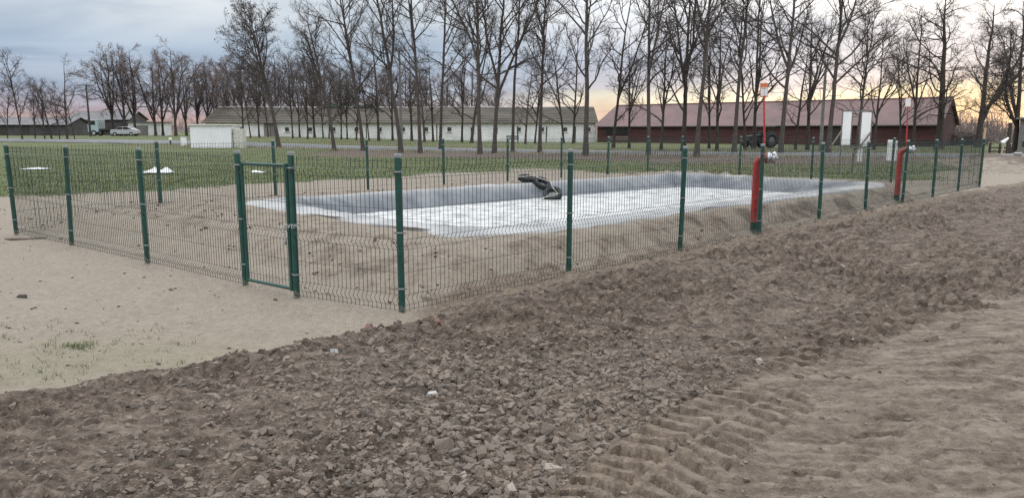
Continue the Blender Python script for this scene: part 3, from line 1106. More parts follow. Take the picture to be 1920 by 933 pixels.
wp = round_poly(inset(POND, .45), .7, 40)
wc = wp.mean(0)
wv, wq = [np.array([*wc, WATER_Z])], []
K = 24
wv = np.concatenate([[[*wc, WATER_Z]]] + [np.concatenate([wc + (wp - wc) * (k / K), np.full((len(wp), 1), WATER_Z)], 1) for k in range(1, K + 1)])
n = len(wp)
wt = [(0, 1 + i, 1 + (i + 1) % n) for i in range(n)]
wq = [(1 + (k - 1) * n + i, 1 + k * n + i, 1 + k * n + (i + 1) % n, 1 + (k - 1) * n + (i + 1) % n) for k in range(1, K) for i in range(n)]
wv[:, 2] += .008 * fbm(wv[:, 0] * 1.2, wv[:, 1] * 2.4, 1.0, 3, 170)
water = link('water', mesh_np('water', wv, tris=wt, quads=wq, mat=WM, smooth=True))
tag(water, 'white rippled water filling the lined fire pond', 'water', kind='structure')


# ------------------------------------------------------------------ tyres on the far bank of the pond
def tyre_mesh():
    mb = MB()
    R, Wd = .31, .105
    prof = []
    for i in range(22):
        a = 2 * PI * i / 22
        cx_, sx_ = math.cos(a), math.sin(a)
        r = .245 + .068 * math.copysign(abs(cx_) ** .6, cx_)
        h = Wd * math.copysign(abs(sx_) ** .75, sx_)
        prof.append((r, h))
    mb.lathe(prof, 44, closed=True)
    return mb.mesh('tyre', M['rubber'])


tm = tyre_mesh()
treadmb = MB()
for i in range(44):
    a = 2 * PI * i / 44
    for s_ in (-1, 1):
        treadmb.box((math.cos(a) * .314, math.sin(a) * .314, s_ * .045), (.012, .026, .062), a)
trm = treadmb.mesh('tread', M['rubber'])
edge_t = (POND[3] - POND[2]) / np.linalg.norm(POND[3] - POND[2])
edge_n = np.array([edge_t[1], -edge_t[0]])                     # outwards, away from the viewer
TY = [(989, 336, 19.3, .52, (math.radians(84), 0, math.radians(32)), 'black tyre lying flat on the liner crest, highest of three roped tyres'),
      (1016, 342, 19.0, .42, (math.radians(38), math.radians(20), math.radians(10)), 'black tyre in the middle of the three roped on the pond bank'),
      (1036, 356, 18.2, .21, (math.radians(46), math.radians(-8), math.radians(-18)), 'black tyre at the water edge, lowest of the three roped tyres')]
tyre_loc = []
for i, (px, py, Yd, z, rot, lb) in enumerate(TY):
    t = empty('tyre', (at(px, Yd, z), Yd, z))
    rot = [(math.radians(14), math.radians(4), .5), (math.radians(30), math.radians(16), .2), (math.radians(38), math.radians(6), -.3)][i]
    t.rotation_euler = rot
    t.scale = (.74, .74, .74)
    link('carcass', tm, t)
    link('tread', trm, t)
    tag(t, lb, 'tyre', 'roped tyres on the pond bank')
    tyre_loc.append(Vector(t.location))
rp_ = MB()
a0 = Vector((at(972, 19.6, .42), 19.6, .47))
rp_.tube([a0, tyre_loc[0] + Vector((-.25, -.3, .07)), tyre_loc[0] + Vector((.2, -.30, .10)), tyre_loc[1] + Vector((-.1, -.22, .16)), tyre_loc[1] + Vector((.22, -.22, .06)), tyre_loc[2] + Vector((-.02, -.12, .20)),
          tyre_loc[2] + Vector((.12, -.30, .03)), tyre_loc[2] + Vector((-.25, -.34, -.05))], .012, 6)
tag(rp_.build('rope', M['rope']), 'pale rope tying the three black tyres together', 'rope')


# ------------------------------------------------------------------ welded mesh fence
FH, PW = 1.53, 2.5
FOLD = (.14, .68, 1.36)


def wire_off(z):
    o = 0
    for f in FOLD:
        o = max(o, .032 * max(0, 1 - abs(z - f) / .05))
    return o


def panel_mesh(width, z0=.03, z1=1.50, pitch=.056, r=.0033):
    zs = [z0]
    for f in FOLD:
        if z0 < f - .05 and f + .05 < z1:
            zs += [f - .05, f, f + .05]
    zs.append(z1)
    zs = np.array(sorted(zs))
    n = int(round(width / pitch))
    xs = np.linspace(.0, width, n + 1)
    P = np.zeros((n + 1, len(zs), 3))
    P[:, :, 0] = xs[:, None]
    P[:, :, 2] = zs[None]
    P[:, :, 1] = np.array([wire_off(z) for z in zs])[None]
    v1, q1_ = tubes(P, np.full((n + 1, len(zs)), r), 4)
    hz = []
    for f in FOLD:
        hz += [f - .05, f + .05]
    lv = [z0 + .01] + hz + [z1 - .03]
    for a, b in ((FOLD[0] + .05, FOLD[1] - .05), (FOLD[1] + .05, FOLD[2] - .05)):
        lv += [(a + b) / 2]
    lv = [z for z in lv if z0 <= z <= z1]
    H = np.zeros((len(lv), 2, 3))
    H[:, 1, 0] = width
    H[:, :, 2] = np.array(lv)[:, None]
    H[:, :, 1] = np.array([wire_off(z) for z in lv])[:, None] - r * 1.6
    v2, q2_ = tubes(H, np.full((len(lv), 2), r * .6), 4)
    return np.concatenate([v1, v2]), np.concatenate([q1_, q2_ + len(v1)])


_pc = {}


def panel(width, parent, p0, p1, z0, z1):
    key = round(width, 2)
    if key not in _pc:
        v, q = panel_mesh(width)
        _pc[key] = mesh_np('mesh_panel', v, quads=q, mat=M['green_wire'])
    o = link('mesh_panel', _pc[key], parent)
    a = math.atan2(p1[1] - p0[1], p1[0] - p0[0])
    o.rotation_euler = (0, -math.atan2(z1 - z0, width), a)
    t = np.array([math.cos(a), math.sin(a)])
    q = p0 + t * .035
    o.location = (q[0], q[1], z0)
    return o


pm = MB().tube([(0, 0, -.45), (0, 0, FH)], .033, 16).mesh('post', M['green'])
capm = MB().lathe([(.0355, FH - .025), (.0355, FH + .004), (.030, FH + .012), (.0, FH + .014)], 16).mesh('cap', M['cap'])
cl = MB()
cl.lathe([(.0345, -.009), (.0375, -.009), (.0375, .009), (.0345, .009)], 16, closed=True)
cl.box((.047, 0, 0), (.022, .02, .016)).box((-.047, 0, 0), (.022, .02, .016))
cl.tube([(.047, -.016, 0), (.047, .020, 0)], .005, 6)
clm = cl.mesh('clip', material('dull_clip_steel', (.24, .25, .25), .5, 40, .4, metal=.5))


def post(parent, p, ang, rng, clips=True, tilt=None):
    z = gz(p[0], p[1])
    o = link('post', pm, parent)
    zb = min(.03, float(terrain_base(np.array([p[0]]), np.array([p[1]]))[0]))      # tops run level, the bank buries the feet
    o.location = (p[0], p[1], zb)
    o.rotation_euler = ((rng.normal(0, .008), rng.normal(0, .008), ang) if tilt is None else (*tilt, ang))
    link('cap', capm, o)
    if clips:
        for h in (.26, .80, 1.37):
            c_ = link('clip', clm, o)
            c_.location = (0, 0, h + rng.normal(0, .01))
    return zb


def fence(name, pts, label, skip=(), first=True, last=True):
    rng = np.random.default_rng(len(pts) * 7 + int(abs(pts[0][0]) * 10))
    f = empty(name, (0, 0, 0))
    tag(f, label, 'fence', 'green wire mesh fence around the pond')
    zs = []
    for i, p in enumerate(pts):
        a = pts[min(i + 1, len(pts) - 1)] - pts[max(i - 1, 0)]
        an = math.atan2(a[1], a[0])
        if (i == 0 and not first) or (i == len(pts) - 1 and not last):
            zs.append(min(.03, float(terrain_base(np.array([p[0]]), np.array([p[1]]))[0])))
        else:
            zs.append(post(f, p, an, rng))
    for i in range(len(pts) - 1):
        if i in skip:
            continue
        wdt = np.linalg.norm(pts[i + 1] - pts[i])
        panel(wdt - .07, f, pts[i], pts[i + 1], zs[i], zs[i + 1])
    return f


EP = [PR] + [PR + (PB - PR) / np.linalg.norm(PB - PR) * 2.5 * k for k in (1, 2, 3)] + [PB]
ub = (PB - PL) / np.linalg.norm(PB - PL)
BP = [PL] + [PL + ub * (.0 + 2.43 * k) for k in range(1, 9)] + [PB]
fence('wire_fence', LP, 'green wire mesh fence with the gate, facing the sandy ground on the left', skip=(1,))
fence('wire_fence', RP, 'long green wire mesh fence along the dirt track, passing both red pipes', first=False)
fence('wire_fence', EP, 'short green wire mesh fence closing the far right end behind the white boards', first=False)
fence('wire_fence', BP, 'green wire mesh fence behind the pond, against the grass field', first=False, last=False)

# gate between the two close posts
g0, g1 = LP[2], LP[1]
gd = (g1 - g0) / np.linalg.norm(g1 - g0)
gw = np.linalg.norm(g1 - g0)
gate = empty('gate', (g0[0], g0[1], 0), math.atan2(gd[1], gd[0]))
tag(gate, 'narrow green mesh gate with tube frame, chained shut', 'gate')
x0, x1 = .055, gw - .075
zb_, zt_ = .10, 1.40
MB().tube([(x0, 0, zb_ - .02), (x0, 0, zt_ + .02)], .020, 12).build('stile', M['green_gate'], gate)
MB().tube([(x1, 0, zb_ - .02), (x1, 0, zt_ + .02)], .024, 12).build('stile', M['green_gate'], gate)
MB().tube([(x0, 0, zt_), (x1, 0, zt_)], .018, 12).build('rail', M['green_gate'], gate)
MB().tube([(x0, 0, zb_), (x1, 0, zb_)], .018, 12).build('rail', M['green_gate'], gate)
v, q = panel_mesh(x1 - x0, zb_, zt_)
v[:, 0] += x0
link('mesh_infill', mesh_np('mesh_infill', v, quads=q, mat=M['green_wire']), gate)
for h in (.25, 1.30):
    MB().tube([(0, -.0, h), (x0, 0, h)], .011, 8).build('hinge', M['zinc'], gate)
ch = empty('chain', (g0[0] + gd[0] * (gw - .04), g0[1] + gd[1] * (gw - .04), .78), math.atan2(gd[1], gd[0]))
tag(ch, 'zinc chain with padlock looped round the gate post', 'chain')


def torus(R, r, k=14, m=6):
    return [(R + r * math.cos(2 * PI * j / m), r * math.sin(2 * PI * j / m)) for j in range(m)]


lk = MB().lathe(torus(.013, .0035), 12, closed=True).mesh('chain_link', M['zinc'])
loop = []
for i in range(15):
    a = 2 * PI * i / 15
    loop.append((.01 + .085 * math.cos(a), -.002 + .055 * math.sin(a), .012 * math.sin(a * 2)))
for i in range(5):
    loop.append((-.045 + .004 * i, -.066, -.02 - .026 * i))
for i, p in enumerate(loop):
    o = link('chain_link', lk, ch)
    o.location = p
    o.rotation_euler = (PI / 2 if i % 2 else .3, i * .6, i * .9)
    o.scale = (1.3, .9, 1)
pk = MB().box((-.03, -.07, -.175), (.042, .02, .042))
pk.tube([(-.045, -.07, -.155), (-.045, -.07, -.130), (-.03, -.07, -.118), (-.015, -.07, -.130), (-.015, -.07, -.155)], .004, 6)
pk.build('padlock', M['zinc'], ch, .003)


# ------------------------------------------------------------------ red suction pipes with couplings and marker signs
def standpipe(px, Yd, label, slabel, sign_px, sc=1.0, sz=2.42, plain=False):
    X0 = at(px, Yd, .6)
    zb = 0.0
    st = empty('suction_pipe', (X0, Yd, 0))
    tag(st, label, 'pipe', 'red suction pipes by the pond fence')
    d = Vector((ur[0] * .25 + .62, -ur[0] * .55, 0)).normalized()        # the mouth points out over the fence
    arc = []
    Rb, zt = .135, 1.31
    arc.append(Vector((0, 0, zb + .22)))
    arc.append(Vector((0, 0, zt - Rb)))
    for i in range(1, 11):
        a = PI / 2 * i / 10
        arc.append(d * (Rb * (1 - math.cos(a))) + Vector((0, 0, zt - Rb + Rb * math.sin(a))))
    arc.append(arc[-1] + d * .03)
    MB().tube(arc, .064, 22).build('riser', M['red'], st)
    MB().tube([(0, 0, zb - .3), (0, 0, zb + .225)], .060, 20).build('buried_pipe', M['green'], st)
    MB().tube([Vector((0, 0, zb + .215)), Vector((0, 0, zb + .24))], .068, 22).build('collar', M['red'], st)
    fl = arc[-1]
    k = empty('coupling', fl)
    k.parent = st
    k.rotation_euler = (0, 0, math.atan2(d.y, d.x))
    MB().lathe([(.0, .0), (.088, .0), (.094, .012), (.094, .035), (.082, .045), (.070, .05), (.070, .075), (.098, .08), (.104, .092), (.104, .118), (.094, .13), (.06, .136), (.045, .150), (0, .152)], 28, axis='x').build('cap', M['alu'], k)
    MB().lathe([(.064, -.030), (.100, -.030), (.100, -.006), (.064, -.006)], 26, axis='x', closed=True).build('flange', M['red'], k)
    bt = MB()
    for i in range(6):
        a = 2 * PI * i / 6
        bt.tube([(-.040, math.cos(a) * .083, math.sin(a) * .083), (-.001, math.cos(a) * .083, math.sin(a) * .083)], .009, 6)
    bt.build('bolts', M['zinc'], k)
    lg = MB()
    for i in range(3):
        a = 2 * PI * i / 3 + .4
        lg.box((.10, math.cos(a) * .104, math.sin(a) * .104), (.045, .034, .034))
    lg.box((.155, 0, 0), (.02, .15, .022))
    lg.build('lug', M['alu'], k, .004)
    chn = MB()
    chn.tube([(.06, .05, -.08), (.09, .0, -.15), (.12, -.05, -.12), (.13, -.06, -.05)], .005, 6)
    chn.build('tether', M['alu'], k)
    # marker sign on a thin red tube
    b = Vector((X0, Yd, 0)) + fl - d * .05 + Vector((0, 0, .0))
    topx = at(sign_px, b.y, sz)
    sg = empty('marker_sign', b)
    tag(sg, slabel, 'sign', 'marker signs above the suction pipes')
    top = Vector((topx - b.x, 0, sz - .10 - b.z))
    MB().tube([(0, 0, .05), top], .015, 10).build('pole', M['redpole'], sg)
    MB().tube([(0, 0, .045), (0, 0, .075)], .022, 10).build('foot_clamp', M['zinc'], sg)
    ta = math.atan2(top.x, top.z)
    pl_ = empty('plate', top)
    pl_.parent = sg
    pl_.rotation_euler = (0, ta * .6, .0 if not plain else -.7)
    wd, ht = .125, .225
    MB().box((0, 0, ht / 2 - .01), (wd, .004, ht)).build('backing', M['orange'], pl_, .001)
    if not plain:
        MB().box((0, -.004, .072), (wd - .016, .003, .128)).build('face', M['signwhite'], pl_)
        ln = MB().box((0, -.0065, .128), (wd - .03, .002, .004)).box((.002, -.0065, .070), (.003, .002, .112))
        ln.build('print', M['ink'], pl_)
        MB().box((0, -.004, .142), (wd - .010, .003, .006)).build('divider', M['signwhite'], pl_)
    else:
        MB().box((0, -.004, .102), (wd - .014, .003, .190)).build('face', M['signwhite'], pl_)
    return st


standpipe(1416, 12.52, 'red suction pipe with silver coupling, the nearer one', 'orange and white marker sign on a red pole, the nearer one', 1433)
standpipe(1684, 17.9, 'red suction pipe with silver coupling, the farther one', 'small white marker sign on a red pole, the farther one', 1703, plain=True)
# ------------------------------------------------------------------ bare trees
def grow(start, dirs, length, n, wander, tropism, rng):
    """batch of branches: start (B,3), dirs (B,3), length (B,) -> points (B,n,3)"""
    B = len(start)
    P = np.empty((B, n, 3))
    P[:, 0] = start
    d = dirs / np.linalg.norm(dirs, axis=1, keepdims=True)
    st = (length / (n - 1))[:, None]
    for i in range(1, n):
        d = d + rng.normal(0, wander, (B, 3)) + np.array([0, 0, tropism])
        d /= np.linalg.norm(d, axis=1, keepdims=True)
        P[:, i] = P[:, i - 1] + d * st
    return P


def spawn(P, R, L, num, t0, t1, angle, rng, jit=.25, tmin_len=.35):
    """num children on every branch"""
    B, n, _ = P.shape
    t = (t0 + (t1 - t0) * (np.arange(num)[None] + rng.random((B, num))) / num)
    f = t * (n - 1)
    i = np.minimum(f.astype(int), n - 2)
    u = (f - i)[..., None]
    b = np.arange(B)[:, None]
    st = P[b, i] * (1 - u) + P[b, i + 1] * u
    tg = P[b, i + 1] - P[b, i]
    tg = tg / np.linalg.norm(tg, axis=2, keepdims=True)
    rnd = rng.normal(size=st.shape)
    perp = np.cross(tg, rnd)
    perp /= np.linalg.norm(perp, axis=2, keepdims=True) + 1e-9
    an = angle * (1 + rng.normal(0, jit, t.shape))[..., None]
    d = tg * np.cos(an) + perp * np.sin(an)
    rad = (R[b, i] * (1 - u[..., 0]) + R[b, i + 1] * u[..., 0])
    ln = L[:, None] * (1 - (1 - tmin_len) * t)
    return st.reshape(-1, 3), d.reshape(-1, 3), rad.reshape(-1), ln.reshape(-1), t.reshape(-1)


def tree_meshes(seed, H, dia, lean=(0, 0), forks=0, fork_at=.45, fork_ang=.30, first=.30, n1=13, n2=7, n3=6, n4=4, spread=.75, l1=.30, trop=.05, wander=.07, twig_r=.009, barkm='bark', twigm='twig',
                seeds=False, droop=0.0):
    rng = np.random.default_rng(seed)
    n = 16
    s = np.linspace(0, 1, n)
    wob = np.cumsum(rng.normal(0, .012, (n, 2)), 0) * H * .35
    wob -= wob[0]
    P0 = np.zeros((1, n, 3))
    P0[0, :, 0] = lean[0] * s ** 1.25 + wob[:, 0] * s
    P0[0, :, 1] = lean[1] * s ** 1.25 + wob[:, 1] * s
    P0[0, :, 2] = H * s
    r0 = dia / 2
    R0 = (r0 * (1 - s) ** .75 * .93 + twig_r * 1.2)[None]
    R0[0, 0] *= 1.45
    R0[0, 1] *= 1.08
    stems, srad, slen = [P0], [R0], [np.array([H])]
    tb, tr = [], []
    if forks:
        st, d, rad, ln, t = spawn(P0, R0, np.array([H]), forks, fork_at, fork_at + .12, fork_ang, rng, .15)
        ln = H * (1 - t) * rng.uniform(.82, 1.0, len(t))
        Pf = grow(st, d, ln, 12, wander * .55, trop * .9, rng)
        sf = np.linspace(0, 1, 12)
        Rf = (rad * .72)[:, None] * (1 - sf)[None] ** .75 + twig_r * 1.2
        stems.append(Pf)
        srad.append(Rf)
        slen.append(ln)
    tv, tq, cnt = [], [], 0

    def put(store, P, R, k):
        v, q = tubes(P, R, k)
        store[1].append(q + store[2][0])
        store[0].append(v)
        store[2][0] += len(v)
    A = ([], [], [0])
    Bc = ([], [], [0])
    for P, R in zip(stems, srad):
        put(A, P, R, 9)
    L1s = []
    for j, (P, R, L) in enumerate(zip(stems, srad, slen)):
        st, d, rad, ln, t = spawn(P, R, L, n1 if j == 0 else max(5, int(n1 * .6)), first if j == 0 else .15, .97, spread, rng)
        ln = np.where(True, l1 * H * (1.12 - .72 * t) * rng.uniform(.6, 1.2, len(t)) * 1.3, 0) * (1 if j == 0 else .85)
        L1s.append((st, d, rad, ln))
    st, d, rad, ln = [np.concatenate(x) for x in zip(*L1s)]
    P1 = grow(st, d, ln, 9, wander * 1.3, trop - droop, rng)
    s9 = np.linspace(0, 1, 9)
    R1 = np.minimum(rad * .58, .012 + ln * .0115)[:, None] * (1 - s9)[None] ** .8 + twig_r
    put(A, P1, R1, 6)
    st, d, rad, ln, t = spawn(P1, R1, ln, n2, .18, .97, spread * .85, rng)
    ln = ln * .62 * rng.uniform(.55, 1.25, len(ln))
    P2 = grow(st, d, ln, 7, wander * 1.5, trop * .8 - droop, rng)
    R2 = np.minimum(rad * .6, .008 + ln * .006)[:, None] * (1 - np.linspace(0, 1, 7))[None] ** .8 + twig_r * .85
    put(Bc, P2, R2, 4)
    st, d, rad, ln, t = spawn(P2, R2, ln, n3, .15, 1, spread * .85, rng)
    ln = np.clip(ln * .62 * rng.uniform(.6, 1.3, len(ln)), .35, 2)
    P3 = grow(st, d, ln, 5, wander * 1.8, trop * .8, rng)
    R3 = np.minimum(rad * .7, .006)[:, None] * (1 - np.linspace(0, 1, 5))[None] * .6 + twig_r * .7
    put(Bc, P3, R3, 3)
    if n4:
        st, d, rad, ln, t = spawn(P3, R3, ln, n4, .2, 1, spread * .9, rng)
        ln = np.clip(ln * .62 * rng.uniform(.6, 1.4, len(ln)), .28, 1)
        P4 = grow(st, d, ln, 3, wander * 1.6, trop, rng)
        R4 = np.full((len(P4), 3), twig_r * .62) * np.array([1, .8, .45])
        put(Bc, P4, R4, 3)
    tm_ = mesh_np('trunk', np.concatenate(A[0]), quads=np.concatenate(A[1]), mat=M[barkm], smooth=True)
    cv, cq = np.concatenate(Bc[0]), np.concatenate(Bc[1])
    cm = mesh_np('crown', cv, quads=cq, mat=M[twigm])
    sm = None
    if seeds:
        tip = P3[:, -1]
        tip = tip[tip[:, 2] > H * .55]
        tip = tip[rng.random(len(tip)) < .6]
        q = tip[:, None, :] + rng.normal(0, .09, (len(tip), 5, 3))
        q = q.reshape(-1, 3)
        e1, e2 = rng.normal(0, .035, q.shape), rng.normal(0, .05, q.shape)
        V = np.stack([q - e1, q + e1, q + e2], 1).reshape(-1, 3)
        sm = mesh_np('seed_pods', V, tris=np.arange(len(V)).reshape(-1, 3), mat=M['seed'])
    return tm_, cm, sm


def plant_tree(loc, meshes, label, group, rz=0.0, sc=1.0, name='bare_tree'):
    t = empty(name, loc, rz)
    t.scale = (sc, sc, sc)
    tag(t, label, 'tree', group)
    for nm, me in zip(('trunk', 'crown', 'seed_pods'), meshes):
        if me is not None:
            link(nm, me, t)
    return t


# front row between field and road: base pixel, top row, top shift in px, girth px, forks
G1 = 'bare trees in a row between field and road'
FRONT = [
    (523, 278, 30, -48, 8, 2, .30, 'bare tree with dark seed pods, just right of the white kiosk', dict(seeds=True, first=.22, l1=.36, fork_ang=.35)),
    (627, 283, 45, -38, 7, 1, .45, 'slim leaning bare tree, second of the roadside row from the kiosk', dict(l1=.30, first=.35)),
    (681, 283, 0, -45, 7, 1, .40, 'bare tree leaning left, third of the roadside row from the kiosk', dict(l1=.30)),
    (752, 286, -45, -62, 8, 1, .35, 'tall bare tree leaning left in front of the concrete power pole', dict(l1=.26)),
    (788, 287, -40, -12, 7, 1, .42, 'tall bare tree just right of the concrete power pole', dict(l1=.24)),
    (826, 283, -40, 8, 6, 0, .4, 'slim straight bare tree, second right of the concrete power pole', dict(l1=.24)),
    (900, 289, -40, -18, 8, 1, .40, 'bare tree left of the Y-shaped trunk before the white barn', dict(l1=.26)),
    (927, 288, -35, 25, 8, 2, .22, 'bare tree forking low into a Y before the white barn', dict(l1=.26, fork_ang=.32)),
    (961, 286, -45, 14, 6, 0, .4, 'very straight slender bare tree in front of the dark bench', dict(l1=.22, first=.38)),
    (1012, 287, -40, 10, 7, 1, .5, 'straight bare tree, first to the right of the dark bench', dict(l1=.26)),
    (1098, 292, -50, 2, 10, 0, .5, 'thickest straight bare tree, before the right end of the white barn', dict(l1=.30, first=.28, n1=17)),
    (1216, 292, -35, -15, 8, 1, .36, 'bare tree forking in a wide Y in front of the red barn', dict(l1=.28, fork_ang=.42)),
    (1306, 294, -50, 15, 9, 1, .45, 'tall bare tree before the red barn, right of the wide Y', dict(l1=.28)),
    (1376, 290, -45, 20, 8, 1, .45, 'tall bare tree just left of the orange marker sign', dict(l1=.28)),
    (1463, 290, -30, 25, 9, 1, .30, 'bare tree forking behind the nearer suction pipe', dict(l1=.30, fork_ang=.5)),
    (1552, 290, -35, 15, 9, 1, .40, 'tall spreading bare tree just left of the two white boards', dict(l1=.36, spread=.9)),
    (1604, 288, 40, 20, 6, 1, .42, 'bare tree standing between the two white boards', dict(l1=.34, spread=.9)),
]
for i, (px, py, ty, dx, gp, fk, fa, lb, kw) in enumerate(FRONT):
    b = hit(px, py)
    zb = float(terrain_base(b[0], b[1]))
    sc_ = b[1] / FPX
    H = (py - ty) * sc_ * (1.22 if ty < 1 else 1.03)
    opt = dict(n1=17, n2=7, n3=5, n4=3, spread=.78, trop=.05, twig_r=.0090, wander=.085)
    opt.update(kw)
    ms = tree_meshes(1000 + i * 13, H, gp * sc_ * 1.0, (dx * sc_, 0), fk, fa, barkm='bark', twigm='twig', **opt)
    plant_tree((b[0], b[1], zb - .1), ms, lb, G1)

# three broad old trees on the right
G2 = 'broad old trees at the right edge'
for i, (px, Yd, ty, dx, dia, lb) in enumerate([
        (1760, 74, -2, -6, .75, 'broad old tree with a thick trunk at the red barn gable'),
        (1833, 80, 15, 10, .65, 'broad low-forking tree between the barn and the grey shed'),
        (1902, 62, 12, -4, .42, 'broad tree at the right edge before the grey shed')]):
    sc_ = Yd / FPX
    zb = float(terrain_base(at(px, Yd), Yd))
    H = (YH - ty) * sc_ + CAMH
    ms = tree_meshes(3000 + i * 7, H, dia, (dx * sc_, 0), (0, 3, 2)[i], .16, .50, first=.17, n1=(34, 20, 20)[i], n2=8, n3=5, n4=3, spread=1.0, l1=(.30, .26, .26)[i], trop=.02, wander=.16, twig_r=.0095, barkm='bark_dark', twigm='twig_dark')
    plant_tree((at(px, Yd), Yd, zb - .1), ms, lb, G2)

# shared forms for the trees behind the road
VARS = [tree_meshes(5000 + i * 31, 8.0, .15 + .03 * (i % 3), ((-.9, .6, -.3, 1.1, .2, -1.4)[i], 0), (1, 0, 2, 1, 1, 0)[i], .3, .32, first=.16, n1=11, n2=5, n3=5, n4=2, spread=.85, l1=.32, trop=.035, wander=.10, twig_r=.009, barkm='bark_dark', twigm='twig_dark')
        for i in range(6)]
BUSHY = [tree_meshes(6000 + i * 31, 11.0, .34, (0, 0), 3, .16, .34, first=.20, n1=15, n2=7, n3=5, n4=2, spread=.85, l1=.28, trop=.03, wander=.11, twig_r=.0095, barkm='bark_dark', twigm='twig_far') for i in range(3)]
rg = np.random.default_rng(77)


def row(items, group, phrase, var, name='bare_tree', base_h=8.0):
    for i, (px, Yd, h) in enumerate(items):
        x = at(px, Yd, 1)
        plant_tree((x, Yd, float(terrain_base(x, Yd)) - .1), var[int(rg.integers(len(var)))], f'{ORD[i]} of the {phrase}, from the left', group, rg.uniform(0, 6.28), h / base_h, name)


row([(px, 101 + rg.uniform(-7, 4), rg.uniform(7.5, 11.5)) for px in (456, 470, 486, 503, 549, 562, 577, 590, 606, 617, 640, 651, 668, 692)], 'slim bare trees along the left half of the white barn',
    'slim trees along the left white barn half', VARS)
row([(px, 96 + rg.uniform(-4, 3), rg.uniform(10, 15)) for px in (710, 736, 772, 796, 812, 866, 884, 985, 1003, 1057, 1075)], 'slim bare trees along the right half of the white barn',
    'slim trees along the right white barn half', VARS)
row([(px, 74 + rg.uniform(-9, 3), rg.uniform(9.5, 16.0)) for px in (1150, 1180, 1240, 1282, 1330, 1345, 1398, 1414, 1492, 1515, 1640, 1690, 1714)], 'bare trees along the red barn wall',
    'bare trees close along the red barn', VARS)
row([(px, 88 + rg.uniform(-5, 5), h) for px, h in ((-40, 7), (14, 6.8), (42, 9.8), (66, 7.2), (84, 6.6), (97, 7.6), (112, 6.6), (126, 9.4), (140, 6.2))], 'dark bare trees at the far left', 'bare trees at the far left', VARS, base_h=8)
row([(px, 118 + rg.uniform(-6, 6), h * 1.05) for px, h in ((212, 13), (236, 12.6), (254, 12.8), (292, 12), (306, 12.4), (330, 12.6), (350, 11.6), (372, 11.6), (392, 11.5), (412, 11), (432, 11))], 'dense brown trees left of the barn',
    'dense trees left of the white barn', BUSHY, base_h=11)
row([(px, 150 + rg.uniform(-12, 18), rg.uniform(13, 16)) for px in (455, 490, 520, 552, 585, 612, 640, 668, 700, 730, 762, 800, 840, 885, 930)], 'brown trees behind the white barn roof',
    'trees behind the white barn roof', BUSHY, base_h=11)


def scrub(name, pts, label, seed):
    r = np.random.default_rng(seed)
    P = np.array(pts)
    n = len(P)
    d = r.normal(0, .45, (n, 3))
    d[:, 2] = 1
    b = grow(P, d, r.uniform(2.0, 6.5, n), 5, .16, .03, r)
    R = np.full((n, 5), .035) * np.array([1, .8, .6, .45, .2])
    st, d2, rad, ln, t = spawn(b, R, np.full(n, 3.0), 7, .15, 1, .6, r)
    c2 = grow(st, d2, ln * r.uniform(.3, .8, len(ln)), 4, .15, .05, r)
    v1, q1_ = tubes(b, R, 3)
    v2, q2_ = tubes(c2, np.full((len(c2), 4), .028), 3)
    o = link(name, mesh_np(name, np.concatenate([v1, v2]), quads=np.concatenate([q1_, q2_ + len(v1)]), mat=M['twig_far']))
    return tag(o, label, 'woodland', kind='stuff')


pts = []
for i in range(2600):
    a = math.radians(rg.uniform(-40, 40))
    dd = rg.uniform(190, 330)
    x, y = dd * math.tan(a), dd
    pts.append((x, y, float(terrain_base(x, y)) + rg.uniform(-1, 1.5)))
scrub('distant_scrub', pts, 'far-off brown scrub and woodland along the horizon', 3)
pts = []
for i in range(420):
    px, Yd = rg.uniform(1690, 1900), rg.uniform(96, 130)
    x = at(px, Yd)
    pts.append((x, Yd, float(terrain_base(x, Yd)) - .6))
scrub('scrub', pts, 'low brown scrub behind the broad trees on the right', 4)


# ------------------------------------------------------------------ barns
def zt(x, y):
    return float(terrain_base(x, y))


def roof_sheet(name, A, B, C_, D, mat, parent, ribs, amp, thick=.06, rows=1):
    """corrugated slope from eave A-B to ridge D-C_"""
    A, B, C_, D = map(np.array, (A, B, C_, D))
    nu = ribs * 4 + 1
    nrm = np.cross(B - A, D - A)
    nrm = nrm / np.linalg.norm(nrm)
    if nrm[2] < 0:
        nrm = -nrm
    u = np.linspace(0, 1, nu)
    V = []
    for k in range(rows + 1):
        t = k / rows
        for j, e in enumerate((0, 1)) if (0 < k < rows) else ((0, 0),):
            line = (A + (D - A) * t)[None] * (1 - u[:, None]) + (B + (C_ - B) * t)[None] * u[:, None]
            lift = amp * (np.cos(u * ribs * 2 * PI) * .5 + .5) + (.05 if (rows > 1 and j == 1) else 0.0)
            V.append(line + nrm[None] * lift[:, None])
    V = np.array(V)
    nk_ = len(V)
    i = np.arange(nk_ * nu).reshape(nk_, nu)
    q = np.stack([i[:-1, :-1], i[:-1, 1:], i[1:, 1:], i[1:, :-1]], -1).reshape(-1, 4)
    o = link(name, mesh_np(name, V.reshape(-1, 3), quads=q, mat=mat), parent)
    m = o.modifiers.new('thick', 'SOLIDIFY')
    m.thickness = thick
    m.offset = -1
    return o


